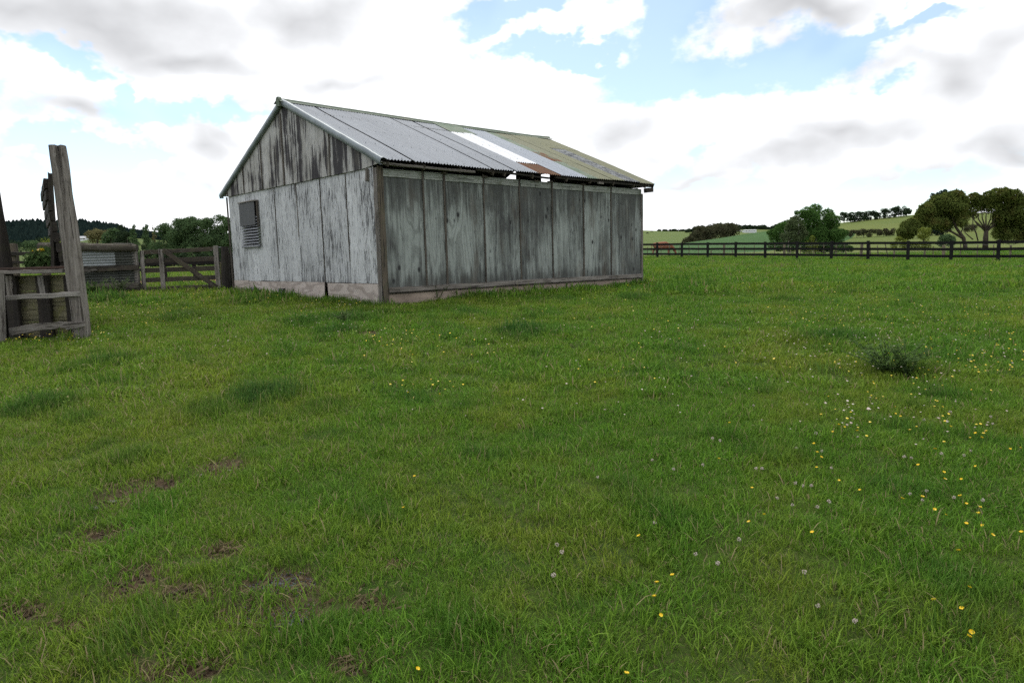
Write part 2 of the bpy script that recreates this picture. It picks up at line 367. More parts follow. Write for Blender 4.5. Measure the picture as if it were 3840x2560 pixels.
def iron_mat(name, c1, c2, rust=0.0, rustc=(.16, .06, .025), metal=.0, rough=.5, lo=.5, hi=.66, axis=(1, 1, 1), spots=None, samt=.0, ps=3.0):
    m, nt, out = new_mat(name)
    o, P, rnd = ocoord(nt, 23.0)
    a = noise(nt, VM(nt, 'MULTIPLY', P, axis), ps, 6, .62); b = noise(nt, P, 22.0, 5, .7)
    col = mixc(nt, smooth(nt, a, .3, .7), c1, c2)
    col = mixc(nt, smooth(nt, b, .45, .75, 0, .25), col, tuple(x*.72 for x in c1))
    if spots: col = mixc(nt, smooth(nt, M(nt, 'ADD', M(nt, 'MULTIPLY', a, .5), M(nt, 'MULTIPLY', b, .5)), .46, .56, 0, samt), col, spots)
    if rust: col = mixc(nt, smooth(nt, M(nt, 'ADD', M(nt, 'MULTIPLY', a, .75), M(nt, 'MULTIPLY', b, .25)), lo, hi, 0, rust), col, mixc(nt, b, rustc, tuple(x*1.7 for x in rustc)))
    col = mixc(nt, M(nt, 'MULTIPLY', rnd, .14), col, (.2, .21, .22))
    finish(nt, out, col, rough, metal=metal, spec=.15)
    return m
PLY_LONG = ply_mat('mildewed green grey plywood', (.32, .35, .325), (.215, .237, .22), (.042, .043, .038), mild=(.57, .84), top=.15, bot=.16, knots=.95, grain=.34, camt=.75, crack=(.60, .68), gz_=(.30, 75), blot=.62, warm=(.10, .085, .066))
PLY_GABLE = ply_mat('peeling pale grey plywood', (.66, .67, .675), (.53, .54, .545), (.065, .062, .066), mild=(.72, .90), bot=.16, grain=.10, crack=(.575, .64), camt=.85, streak=(16, 16, .9))
PLY_TRI = ply_mat('gable plywood with black drip stains', (.50, .49, .47), (.32, .31, .285), (.024, .020, .025), mild=(.495, .555), streak=(6.5, 6.5, .33), mamt=.95, grain=.12, crack=(.58, .67), camt=.8, blot=.45, warm=(.16, .145, .115))
PLY_SKIRT = ply_mat('raw pine plywood skirting', (.62, .54, .485), (.54, .46, .41), (.27, .215, .185), mild=(.82, 1.1), grain=.55, crack=(.72, .8), camt=.25, gz_=(3.6, 30), gh=.8, streak=(5, 5, 3))
PLY_SKIRT2 = ply_mat('stained plywood skirting', (.40, .315, .255), (.31, .24, .19), (.13, .10, .08), mild=(.70, 1.0), grain=.35, crack=(.66, .75), camt=.4, gz_=(3.0, 24), gh=.6, streak=(4, 4, 5), bot=.05)
FRIEZE = timber_mat('pale painted frieze board', (.36, .375, .345), (.25, .265, .235), dark=(.08, .085, .07), moss=(.11, .125, .07), mamt=.5)
BATTEN = timber_mat('dark brown batten', (.12, .105, .085), (.07, .06, .05))
CORNER = timber_mat('brown corner board', (.135, .11, .08), (.085, .072, .055), moss=(.075, .08, .045), mamt=.4)
GREYWOOD = timber_mat('silver weathered timber', (.29, .265, .24), (.15, .132, .115), dark=(.04, .034, .03), moss=(.12, .12, .075), mamt=.25)
PALEWOOD = timber_mat('sun bleached timber', (.30, .28, .255), (.20, .185, .165), dark=(.06, .05, .045))
DARKWOOD = timber_mat('dark damp timber', (.05, .042, .035), (.028, .025, .022), moss=(.05, .052, .028), mamt=.35)
LICHENWOOD = timber_mat('lichen covered rail timber', (.085, .068, .05), (.05, .042, .033), moss=(.09, .088, .05), mamt=.55, lich=.5)
BLACKFENCE = timber_mat('black stained fence timber', (.017, .016, .016), (.010, .010, .010), dark=(.005, .005, .005))
MOSSBOARD = timber_mat('mossy green boards', (.26, .235, .15), (.17, .155, .095), dark=(.06, .055, .035), moss=(.20, .20, .07), mamt=.6)
GALV = iron_mat('galvanised corrugated iron', (.305, .325, .35), (.255, .272, .295), metal=0, rough=.62, axis=(6, .4, .4), ps=1.2)
GALV2 = iron_mat('blue grey corrugated iron', (.36, .39, .43), (.30, .33, .37), metal=0, rough=.62, axis=(6, .4, .4), ps=1.2)
FLASH = iron_mat('galvanised flashing', (.26, .295, .31), (.19, .215, .23), metal=.1, rough=.45)
WHITEROOF = iron_mat('white translucent roof sheet', (.74, .75, .77), (.70, .71, .73), rough=.5)
GREENROOF = iron_mat('faded green painted iron', (.11, .16, .10), (.19, .245, .175), rust=.25, rough=.6, spots=(.19, .22, .18), samt=.35)
RUSTROOF = iron_mat('rusted corrugated iron', (.15, .09, .05), (.09, .05, .03), rust=.9, rustc=(.11, .04, .018), lo=.36, hi=.6, rough=.85, spots=(.27, .28, .22), samt=.6)
RUSTGREEN = iron_mat('green iron with rusted patch', (.17, .20, .145), (.135, .165, .11), rust=.95, rustc=(.13, .045, .02), lo=.42, hi=.56, rough=.8)
OLIVE = iron_mat('olive painted corrugated iron', (.21, .21, .125), (.17, .175, .105), rough=.65, axis=(2, 2, 2), spots=(.24, .24, .165), samt=.25)
LICHEN = iron_mat('grey lichen mottled iron', (.075, .08, .085), (.11, .115, .12), rough=.75, spots=(.30, .31, .31), samt=.9, ps=6.0)
RIDGE = iron_mat('mossy green ridge capping', (.085, .115, .075), (.15, .185, .14), rough=.7, rust=.2)
LOUVRE = iron_mat('dull grey louvre metal', (.36, .37, .385), (.26, .265, .28), rough=.5)
HATCH = iron_mat('dark grey hatch board', (.105, .107, .11), (.08, .082, .085), rough=.7, axis=(1, 12, .6))
YARDIRON = iron_mat('old galvanised yard iron', (.28, .30, .30), (.16, .17, .165), rust=.2, metal=.1, rough=.5, axis=(.5, 2, 5), ps=2.0)
YARDIRON2 = iron_mat('mossy yard iron', (.06, .062, .05), (.035, .038, .03), rough=.8)
DARKIN = timber_mat('bare framing timber', (.12, .10, .08), (.08, .066, .052))

# ------------------------------------------------------------------ the shed
shed = empty('farm_shed', (A0.x, A0.y, 0), PI/2-YAW, label='weathered plywood farm shed with patched corrugated iron gable roof', cat='shed')
def group_part(name, label=None):
    e = empty(name); e.parent = shed
    if label: e['label'] = label
    return e
WL = group_part('wall', 'mildewed green grey long wall with battens'); WG = group_part('wall', 'pale peeling gable end wall'); GT = group_part('gable', 'gable triangle with black drip stains'); WF = group_part('wall'); WR = group_part('wall'); FR = group_part('framing'); RF = group_part('roof')
S_T = 1.82/4.108
def roof_z(b): return 3.45 + S_T*((b if b < WID/2 else WID-b) + .263)
# long wall panels
AB = [.10, 1.08, 1.63, 2.75, 3.87, 4.98, 6.16, 7.30, 7.64, 8.66]
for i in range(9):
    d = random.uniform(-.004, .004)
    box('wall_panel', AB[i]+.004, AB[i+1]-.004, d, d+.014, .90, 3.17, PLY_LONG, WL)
for i, a in enumerate(AB[1:8]):
    w = .019 if i in (0, 2, 3, 4, 6) else .023
    beam('batten', (a, -.013, .96), (a+random.uniform(-.012, .012), -.013, 3.36), w*2, .026, BATTEN, WL, up=(0, 1, 0), wob=.003, seg=8)
FB = [.10, 1.045, 1.115, 1.595, 1.665, 2.715, 2.785, 3.83, 3.91, 4.38, 4.40, 4.94, 5.02, 6.12, 6.20, 7.265, 7.335, 8.66]
for i in range(0, 18, 2):
    zz = random.uniform(-.006, .006)
    beam('frieze_board', (FB[i], -.012, 3.235+zz), (FB[i+1], -.012, 3.235+zz), .022, .155, FRIEZE, WL, wob=.002, seg=4, rnd=.05)
for a in (1.55, 2.70, 4.35, 4.83, 6.05):
    beam('packing_block', (a, -.03, 3.315), (a+.16, -.03, 3.315), .05, .035, BATTEN, WL, wob=.002, seg=3)
beam('sill_board', (.12, -.032, .905), (3.62, -.032, .90), .05, .105, GREYWOOD, WL, wob=.004, seg=10)
beam('sill_board', (3.63, -.034, .912), (8.68, -.034, .885), .05, .105, GREYWOOD, WL, wob=.004, seg=12)
beam('sill_strip', (.12, -.012, .835), (8.68, -.012, .822), .02, .022, BATTEN, WL, wob=.002, seg=10)
for a0, a1, zb0, zb1 in ((.12, 2.0, .50, .64), (2.01, 4.24, .50, .55), (4.26, 6.58, .50, .5), (6.60, 8.66, .5, .5)):
    prism('skirting_panel', [(a0, zb0), (a1, zb1), (a1, .845), (a0, .845)], 'y', .004, .018, PLY_SKIRT2, WL)
# corners
beam('corner_board', (.055, -.012, .52), (.045, -.012, 3.36), .125, .03, CORNER, shed, up=(0, 1, 0), wob=.003, seg=10)
beam('corner_board', (-.014, .075, .50), (-.014, .07, 3.33), .03, .13, GREYWOOD, shed, up=(0, 1, 0), wob=.003, seg=10)
beam('corner_board', (8.70, -.012, .55), (8.70, -.012, 3.17), .075, .03, GREYWOOD, shed, up=(0, 1, 0), wob=.003, seg=10)
beam('corner_board', (8.745, .06, .55), (8.745, .06, 3.2), .03, .12, GREYWOOD, shed, up=(0, 1, 0), wob=.003, seg=10)
beam('cleat', (-.045, .32, 3.09), (-.045, .32, 3.33), .07, .05, GREYWOOD, shed, up=(0, 1, 0), seg=3)
# gable wall, lower panels
GB = [.15, 1.23, 2.36, 3.52, 4.70, 5.86, 6.61, 7.66]
for i in range(7):
    if i == 5:
        box('wall_panel', 0, .014, GB[i]+.006, GB[i+1]-.006, 3.12, 3.37, PLY_GABLE, WG)
        box('wall_panel', 0, .014, GB[i]+.006, GB[i+1]-.006, 1.05, 1.96, PLY_GABLE, WG)
    else:
        d = random.uniform(-.004, .004)
        box('wall_panel', d, d+.014, GB[i]+.006, GB[i+1]-.006, 1.045+.004*i, 3.37, PLY_GABLE, WG)
for b, z0, z1, mt in ((4.70, 1.38, 3.34, BATTEN), (3.52, 2.1, 3.34, PALEWOOD), (2.36, 1.06, 3.34, BATTEN), (1.23, 1.5, 3.34, BATTEN)):
    beam('joint_strip', (-.008, b, z0), (-.008, b+.01, z1), .018, .018, mt, WG, up=(0, 1, 0), wob=.002, seg=8)
for b in (1.23, 2.36, 3.52, 4.70, 5.86, 6.61, 7.62):
    box('stud', .03, .12, b-.03, b+.03, 1.0, 3.37, DARKIN, WG)
# skirting below the gable wall
for b0, b1, z0, z1, tilt, mt in ((.15, 2.28, .45, 1.035, .0, PLY_SKIRT), (2.42, 4.66, .47, 1.055, .05, PLY_SKIRT), (4.68, 6.62, .55, 1.045, .0, PLY_SKIRT), (6.64, 7.68, .62, 1.065, .0, PLY_SKIRT)):
    v = [(.0-tilt, b0, z0), (.0-tilt, b1, z0), (0, b1, z1), (0, b0, z1), (.014-tilt, b0, z0), (.014-tilt, b1, z0), (.014, b1, z1), (.014, b0, z1)]
    obj('skirting_panel', mesh_py('skirting_panel', v, [(0, 3, 2, 1), (4, 5, 6, 7), (0, 1, 5, 4), (1, 2, 6, 5), (2, 3, 7, 6), (3, 0, 4, 7)]), mt, WG)
def vent(b, z, w, h):
    v = box('vent_box', -.06, -.004, b-w/2, b+w/2, z-h/2, z+h/2, DARKWOOD, shed)
    for k in range(3): box('vent_bar', -.072, -.062, b-w/2+.02, b+w/2-.02, z-h/2+.02+k*h/3, z-h/2+.035+k*h/3, LOUVRE, v)
vent(4.58, .80, .30, .16); vent(6.35, .83, .34, .10)
# gable triangle
TB = [-.22, .59, 1.76, 3.60, 4.0, 5.25, 6.42, 7.57, 7.91]
for i in range(8):
    b0, b1 = TB[i]+.003, TB[i+1]-.003
    zb = 3.345+.004*i
    poly = [(b0, max(zb, 0) if b0 > -.1 else 3.40), (b1, zb if b1 < 7.8 else 3.40), (b1, roof_z(b1)-.05)]
    if b0 < WID/2 < b1: poly.append((WID/2, roof_z(WID/2)-.05))
    poly.append((b0, roof_z(b0)-.05))
    d = random.uniform(-.003, .003)
    prism('gable_panel', poly, 'x', -.04+d, -.022+d, PLY_TRI, GT)
for b, z0, z1, w, mt in ((4.0, 3.36, 5.0, .055, BATTEN), (4.05, 3.36, 5.0, .03, PALEWOOD), (5.25, 3.37, 4.58, .05, BATTEN), (6.42, 3.38, 4.05, .04, BATTEN), (7.57, 3.38, 3.6, .04, BATTEN), (1.76, 3.75, 4.28, .04, BATTEN)):
    beam('gable_batten', (-.051, b, z0), (-.051, b, min(z1, roof_z(b)-.07)), w, .02, mt, GT, up=(1, 0, 0), wob=.003, seg=8)
# window with hatch and louvres
win = empty('window', (0, 0, 0)); win.parent = shed
box('hatch_cover', -.112, -.098, 5.72, 6.69, 2.51, 3.10, HATCH, win)
beam('hatch_frame', (-.07, 5.66, 3.125), (-.07, 6.72, 3.125), .13, .03, GREYWOOD, win, seg=4, wob=.002)
beam('hatch_frame', (-.045, 5.675, 2.45), (-.045, 5.675, 3.10), .05, .035, BATTEN, win, up=(0, 1, 0), seg=4, wob=.002)
box('window_back', .02, .03, 5.7, 6.75, 1.96, 3.12, BLACKFENCE, win)
for k in range(11):
    z = 2.0+k*.073
    v = [(-.095, 5.65, z-.035), (-.095, 6.80, z-.035), (-.02, 6.80, z+.012), (-.02, 5.65, z+.012), (-.089, 5.65, z-.030), (-.089, 6.80, z-.030), (-.018, 6.80, z+.017), (-.018, 5.65, z+.017)]
    obj('louvre_blade', mesh_py('louvre_blade', v, BOXF), LOUVRE, win)
beam('window_sill', (-.04, 5.69, 1.955), (-.04, 6.79, 1.955), .07, .03, LOUVRE, win, seg=3, wob=.001)
# downpipe on the far edge of the gable wall
v, f = tube([(-.03, 7.69, .8), (-.03, 7.69, 2.0), (-.03, 7.69, 3.2), (-.03, 7.69, 3.36)], [.024]*4, 8)
obj('downpipe', mesh_py('downpipe', v, f), BATTEN, shed)
# far gable wall and rear wall
for i in range(7): box('wall_panel', LEN, LEN+.014, GB[i]+.004, GB[i+1]-.004, .62, 3.37, PLY_GABLE, WF)
TF = [-.22, .59, 1.76, 3.63, 4.01, 5.20, 5.72, 6.42, 7.57, 7.91]
for i in range(9):                                    # two panels have holes: sky shows through from inside
    b0, b1 = TF[i]+.003, TF[i+1]-.003
    hole = {3: (3.80, 4.15), 5: (4.02, 4.38)}.get(i)
    if hole: prism('gable_panel', [(b0, 3.38), (b1, 3.38), (b1, hole[0]), (b0, hole[0])], 'x', LEN+.02, LEN+.036, PLY_TRI, WF)
    zb = hole[1] if hole else 3.38
    poly = [(b0, zb), (b1, zb), (b1, roof_z(b1)-.05)]
    if b0 < WID/2 < b1: poly.append((WID/2, roof_z(WID/2)-.05))
    poly.append((b0, roof_z(b0)-.05)); prism('gable_panel', poly, 'x', LEN+.02, LEN+.036, PLY_TRI, WF)
for i in range(7): box('wall_panel', .15+i*1.22, .15+(i+1)*1.22-.006, WID, WID+.014, .62, 3.42, PLY_GABLE, WR)
# framing
box('floor', .05, LEN-.02, .05, WID-.02, .95, 1.0, DARKIN, FR)
box('top_plate', .05, LEN-.02, .03, .12, 3.20, 3.30, DARKIN, FR); box('top_plate', .05, LEN-.02, WID-.12, WID-.03, 3.35, 3.45, DARKIN, FR)
for a in (.12, 1.0, 1.95, 2.9, 3.25, 4.15, 5.35, 6.25, 7.2, 8.1, 8.62):
    for s in (0, 1):
        b0, b1 = (-.2, WID/2) if s == 0 else (WID+.2, WID/2)
        beam('rafter', (a, b0, roof_z(b0)-.10 if s == 0 else 3.45+S_T*.063-.10), (a, b1, roof_z(WID/2)-.10), .045, .10, DARKIN, FR, seg=3, wob=.002)
for b in (.9, 2.0, 3.1, WID-.9, WID-2.0, WID-3.1): beam('purlin', (-.03, b, roof_z(b)-.036), (LEN+.15, b, roof_z(b)-.036), .07, .045, DARKIN, FR, seg=4, wob=.002)
beam('eave_board', (.02, -.14, 3.395), (2.35, -.16, 3.37), .10, .05, GREYWOOD, FR, wob=.004, seg=6)
beam('eave_board', (2.4, -.17, 3.425), (4.75, -.16, 3.385), .06, .04, DARKWOOD, FR, wob=.006, seg=6)
beam('eave_board', (4.95, -.17, 3.42), (8.93, -.17, 3.40), .05, .06, DARKWOOD, FR, wob=.004, seg=6)
beam('eave_block', (8.62, -.18, 3.27), (8.95, -.18, 3.30), .09, .12, DARKWOOD, FR, wob=.004, seg=3)
beam('eave_bracket', (6.55, -.19, 3.37), (6.75, -.19, 3.37), .06, .06, GREYWOOD, FR, wob=.003, seg=3)
# roof
ST = math.hypot(1.82, 4.108); NB, NZ = -1.82/ST, 4.108/ST
def sheet(a0, a1, t0, t1, side, mat, lift, name='roof_sheet', curl=0.0):
    nc = max(8, int(round((a1-a0)/.0095))); a = np.linspace(a0, a1, nc+1); t = np.linspace(t0, t1, 7)
    T, Ag = np.meshgrid(t, a, indexing='ij')
    w = .0125*np.sin(2*PI*Ag/.0762) + lift + .012*np.sin(Ag*1.1+.6)*np.sin(T*5+Ag) + curl*(1-T)**8
    b = -.263 + T*4.108 + NB*w; z = 3.45 + 1.82*T + NZ*w - .02*np.sin(PI*np.clip(Ag/8.7, 0, 1))*T
    if side: b = WID - b
    Pm = np.stack([Ag, b, z], -1)
    if side == 0: Pm = Pm[:, ::-1]
    obj(name, grid_mesh(name, Pm), mat, RF)
cols = [-.09, .68, 1.41, 2.10, 2.81, 3.52, 4.28]
for i in range(6): sheet(cols[i]+.019, cols[i+1]-.019, 0, .995, 0, GALV, .012)
sheet(4.22, 5.18, .79, .99, 0, GREENROOF, .030); sheet(4.20, 5.28, 0, .20, 0, RUSTROOF, .006)
sheet(4.24, 4.66, .185, .81, 0, WHITEROOF, .024); sheet(4.69, 5.02, .185, .80, 0, WHITEROOF, .030)
sheet(5.04, 6.04, 0, .99, 0, GALV2, .015); sheet(6.0, 6.50, .47, .99, 0, GREENROOF, .011); sheet(6.02, 6.50, .31, .49, 0, RUSTGREEN, .014); sheet(6.0, 6.50, 0, .33, 0, GREENROOF, .009)
sheet(6.46, 7.06, .30, .985, 0, OLIVE, .014); sheet(6.46, 7.06, 0, .33, 0, OLIVE, .009); sheet(7.03, 7.62, .0, .97, 0, OLIVE, .018)
sheet(7.58, 8.30, .68, .98, 0, OLIVE, .022); sheet(7.60, 8.28, 0, .70, 0, LICHEN, .013, curl=.01); sheet(8.26, 8.99, .68, .985, 0, OLIVE, .018); sheet(8.26, 8.99, 0, .71, 0, OLIVE, .010)
for i in range(12): sheet(-.09+i*.757-.02, -.09+(i+1)*.757, 0, .99, 1, GALV if i < 7 else OLIVE, .010+.004*(i % 2))
# ridge capping, in lengths, each folded over both slopes with a roll on top
RC = [-.13, 1.75, 3.6, 5.4, 7.2, 9.0]
for i in range(5):
    a = np.linspace(RC[i]-.05, RC[i+1], 8); prof = [(-.19, -.19*S_T+.030), (-.10, -.10*S_T+.034), (-.035, .012), (-.025, .045), (0, .058), (.025, .045), (.035, .012), (.10, -.10*S_T+.034), (.19, -.19*S_T+.030)]
    Pm = np.array([[(x, WID/2+p[0], 5.27+p[1]+.003*(i % 2)-.02*math.sin(PI*min(max(x/8.7, 0), 1))+(.03*max(0, x-8.2) if i == 4 else 0)) for p in prof] for x in a])
    obj('ridge_cap', grid_mesh('ridge_cap', Pm[:, ::-1]), RIDGE, RF)
prism('ridge_end_cap', [(WID/2-.075, 5.13), (WID/2+.075, 5.13), (WID/2+.075, 5.30), (WID/2+.04, 5.345), (WID/2-.04, 5.345), (WID/2-.075, 5.30)], 'x', -.175, -.10, RIDGE, RF)
# barge flashing on both rakes: face, drip and rolled top
for s in (0, 1):
    prof = [(-.052, -.085), (-.118, -.090), (-.122, .000), (-.112, .038), (-.075, .055), (-.02, .045), (.03, .026), (.075, .020)]
    P = []
    for t in np.linspace(-.012, 1.0, 16):
        b = -.263+t*4.108; z = 3.45+1.82*t; wv = random.gauss(0, .003)
        P.append([(x+wv, (b+NB*h) if s == 0 else WID-(b+NB*h), z+NZ*h+wv) for x, h in prof])
    P = np.array(P); o = obj('barge_flashing', grid_mesh('barge_flashing', P if s else P[:, ::-1]), FLASH, RF)
prism('gutter_end', [(7.86, 3.34), (8.02, 3.36), (8.02, 3.47), (7.86, 3.45)], 'x', -.10, -.05, FLASH, RF)
beam('barge_board', (LEN+.20, -.24, 3.40), (LEN+.20, WID/2, 5.18), .03, .12, DARKWOOD, RF, seg=6)
beam('barge_board', (LEN+.20, WID+.24, 3.40), (LEN+.20, WID/2, 5.18), .03, .12, DARKWOOD, RF, seg=6)
# nail heads in one part per sheet row
nv = []
for t in (.02, .25, .5, .75, .95):
    for a in np.arange(0, 8.9, .228): nv.append(boxv(a-.007, a+.007, -.263+t*4.108-.007+NB*.03, -.263+t*4.108+.007+NB*.03, 3.45+1.82*t+.024, 3.45+1.82*t+.034))
V, F = join([(b, BOXF) for b in nv]); o = obj('roof_nails', mesh_py('roof_nails', V, F), FLASH, RF); o['kind'] = 'stuff'
# ------------------------------------------------------------------ loading ramp at the left
def post_mesh(pts, w, d, crack=0.0, n=18, jit=.006, yaw=0.0):
    """big split post: rounded square section, a crack that opens towards the top"""
    V, F = [], []
    K = len(pts)
    for i, (p, sw) in enumerate(pts):
        t = i/(K-1)
        for k in range(n):
            a = 2*PI*k/n; c, s = math.cos(a), math.sin(a)
            r = 1/max(abs(c)**4+abs(s)**4, 1e-6)**.25
            r *= 1+.035*math.sin(3*a+2*t)+random.gauss(0, jit/w)
            x, y = c*r*w*sw/2, s*r*d*sw/2
            if crack and k == int(n*.845):
                q = max(0.0, t-.45)/.55; x *= 1-1.05*q*crack; y *= 1-1.05*q*crack
            x, y = x*math.cos(yaw)-y*math.sin(yaw), x*math.sin(yaw)+y*math.cos(yaw)
            V.append(Vector(p)+Vector((x, y, 0)))
    for i in range(K-1):
        for k in range(n): F.append((i*n+k, i*n+(k+1) % n, (i+1)*n+(k+1) % n, (i+1)*n+k))
    top = [(K-1)*n+k for k in range(n)]; cc = sum((V[i] for i in top), Vector())/n; V.append(cc-Vector((0, 0, .01))); ci = len(V)-1
    for k in range(n): F.append((top[k], top[(k+1) % n], ci))
    return V, F
def grain_vert(o, base):
    """turn a post's mesh so that its local X runs up the grain"""
    R = Matrix.Rotation(-PI/2, 4, 'Y'); R.translation = base
    o.data.transform(R.inverted()); o.matrix_local = R
YR = 10.5
ramp = empty('loading_ramp', (0, 0, 0), label='old timber stock loading ramp with a tall split leaning post', cat='loading ramp')
def yp(px, py, dy=0.0): return at(px, py, YR+dy)
bs = yp(307, 1262); bs.z = gz(bs.x, bs.y)-.1
tp = [(307, 1275, 1.0), (300, 1180, 1.0), (283, 1050, 1.02), (268, 930, 1.03), (254, 829, 1.02), (240, 730, 1.0), (229, 640, 1.02), (222, 590, 1.0), (216, 546, .95)]
V, F = post_mesh([(yp(x, y), s) for x, y, s in tp], .205, .20, 1.0)
o = obj('post', mesh_py('post', V, F), GREYWOOD, ramp); grain_vert(o, yp(300, 1260)); o['label'] = 'tall leaning grey post split at the top'
tp = [(2, 1310, 1.0), (0, 1200, 1.0), (-4, 1030, .95)]
V, F = post_mesh([(yp(x-16, y, -.35), s) for x, y, s in tp], .21, .2, 0)
o = obj('post', mesh_py('post', V, F), PALEWOOD, ramp); grain_vert(o, yp(0, 1290, -.35))
tp = [(18, 1260, 1.0), (12, 1000, 1.05), (-2, 900, 1.0), (-18, 800, .95), (-34, 690, .9), (-46, 560, .85)]
V, F = post_mesh([(yp(x-8, y, .35), s) for x, y, s in tp], .24, .24, .6)
o = obj('post', mesh_py('post', V, F), DARKWOOD, ramp); grain_vert(o, yp(15, 1250, .35))
# deck
P1, P2 = yp(-160, 1026, .05), yp(243, 1016, .05)
beam('deck_bearer', P1, P2, .10, .055, GREYWOOD, ramp, wob=.006, seg=10)
beam('deck_edge', P1+Vector((0, .10, .055)), P2+Vector((0, .10, .055)), .08, .04, timber_mat('rusty brown deck edge', (.10, .06, .045), (.06, .04, .032)), ramp, wob=.004, seg=10)
dx = (P2-P1).normalized()
for k in range(9):
    q = Vector((0, .22+k*.26, .03+.002*k)); sh = Vector((-.17*(k+1)*.26, 0, 0))
    beam('deck_plank', P1+q+sh, P2+q+sh-dx*.12, .25, .045, DARKWOOD, ramp, wob=.004, seg=6)
# front: mossy backing boards set back, studs, rails
zt = P2.z-.04
for k in range(4):
    z1 = zt-.02-k*.245; z0 = z1-.244
    if z0 < .3: z0 = .36
    a = at(20-70, 1100, YR+.42); b = at(282, 1100, YR+.34)
    beam('backing_board', (a.x, a.y, (z0+z1)/2), (b.x-.03*k+.02, b.y, (z0+z1)/2), .03, z1-z0, MOSSBOARD, ramp, wob=.004, seg=6, rnd=.08)
for x0, x1, dd in ((28, 72, .26), (145, 190, .26), (250, 275, .26)):
    a = yp((x0+x1)/2-9, 1035, dd); b = yp((x0+x1)/2+12, 1265, dd); b.z = gz(b.x, b.y)-.05
    beam('stud', b, a, (x1-x0)*10.8/2560, .08, DARKWOOD, ramp, up=(0, 1, 0), wob=.005, seg=6)
beam('brace_board', yp(40, 1112, .22), yp(33, 1034, .22), .10, .03, GREYWOOD, ramp, up=(0, 1, 0), wob=.004, seg=5)
beam('brace_board', yp(163, 1106, .22), yp(150, 1031, .22), .088, .03, PALEWOOD, ramp, up=(0, 1, 0), wob=.004, seg=5)
beam('rail', yp(26, 1117, -.13), yp(302, 1101, -.13), .045, .072, PALEWOOD, ramp, wob=.006, seg=8)
lr = beam('rail', yp(42, 1247, -.14), yp(318, 1215, -.14), .05, .125, GREYWOOD, ramp, wob=.012, seg=9, sag=-.03, taper=.62)
beam('rail', yp(250, 1228, -.12), yp(319, 1219, -.12), .04, .05, PALEWOOD, ramp, wob=.006, seg=4)
# side of the race: stacked planks that run away from the viewer, seen end on
zs = [2.83, 2.66, 2.49, 2.325, 2.16, 2.0, 1.84, 1.68, 1.55]
offs = [196, 199, 203, 207, 211, 215, 219, 223, 227]
for k, (z, px) in enumerate(zip(zs, offs)):
    r = ray(px, 900); n0 = 10.85+random.uniform(-.05, .05)
    a = Vector((r.x*n0, n0, z)); b = Vector((r.x*(n0+2.6)-.10, n0+2.6, z+.04))
    beam('race_plank', a, b, .065+.01*(k > 2), .150, DARKWOOD, ramp, wob=.006, seg=6)
for px0, px1, y1, dd, w in ((202, 190, 650, .42, .055), (212, 200, 850, .50, .08)):
    beam('race_upright', at(px0, 1010, YR+dd), at(px1, y1, YR+dd), w, .06, DARKWOOD, ramp, up=(0, 1, 0), wob=.008, seg=7)
# rail fence further back in the yard
yf = empty('yard_fence', (0, 0, 0), label='low dark rail fence beyond the loading ramp deck', cat='fence')
for y in (951, 983):
    beam('rail', at(-150, y+3, 14.5), at(300, y-2, 14.5), .05, .072 if y < 960 else .055, DARKWOOD, yf, seg=8, wob=.008)
for px in (50, -60, 168):
    b = at(px, 1000, 14.6); b.z = gz(b.x, b.y)-.1; t = at(px-2, 915 if px == 50 else 940, 14.6)
    beam('post', b, t, .14, .13, CORNER, yf, up=(0, 1, 0), seg=6, wob=.01)

# ------------------------------------------------------------------ log and iron pen wall
YP = 19.4
pen = empty('pen_wall', (0, 0, 0), label='pen wall of two logs and rusty corrugated iron beside the gate', cat='pen wall')
def log(name, p0, p1, r0, r1, mat):
    pts = [Vector(p0).lerp(Vector(p1), i/9)+Vector((0, random.gauss(0, .008), random.gauss(0, .010))) for i in range(10)]
    rr = [r0+(r1-r0)*i/9 for i in range(10)]; rr[-1] *= .82
    v, f = tube(pts, rr, 14, .045)
    o = obj(name, mesh_py(name, v, f), mat, pen)
    X = (Vector(p1)-Vector(p0)).normalized(); Z = Vector((0, 0, 1)); Y = Z.cross(X).normalized(); Z = X.cross(Y)
    R = Matrix((X, Y, Z)).transposed().to_4x4(); R.translation = Vector(p0)
    o.data.transform(R.inverted()); o.matrix_local = R
    return o
BARK = timber_mat('mossy bark log', (.11, .095, .072), (.04, .035, .028), moss=(.10, .10, .062), mamt=.5, lich=.55, scale=.6)
log('top_log', at(150, 926, YP), at(513, 928, YP), .118, .115, BARK)
log('bottom_log', at(340, 1084, YP-.15), at(526, 1077, YP-.15), .135, .15, BARK)
def hsheet(x0, x1, z0, z1, y, mat, ph=0.0):
    n = int((z1-z0)/.0095); z = np.linspace(z0, z1, n+1); x = np.linspace(x0, x1, 5); X, Z = np.meshgrid(x, z, indexing='ij')
    Yy = y + .017*np.sin(2*PI*(Z+ph)/.0762) + .004*np.sin(X*9)
    obj('iron_sheet', grid_mesh('iron_sheet', np.stack([X, Yy, Z], -1)), mat, pen)
def xw(px): return at(px, 1000, YP).x
def zw(py, px=450): return at(px, py, YP).z
hsheet(xw(180), xw(433), zw(1003), zw(938), YP+.02, YARDIRON); hsheet(xw(431), xw(505), zw(1003), zw(938), YP+.035, YARDIRON2)
hsheet(xw(300), xw(440), zw(1078), zw(1012), YP+.03, YARDIRON2); hsheet(xw(437), xw(508), zw(1078), zw(1012), YP+.045, YARDIRON2)
beam('pen_post', (xw(506), YP+.09, gz(xw(506), YP)-.1), (xw(503), YP+.09, zw(938)), .12, .11, GREYWOOD, pen, up=(0, 1, 0), seg=6)
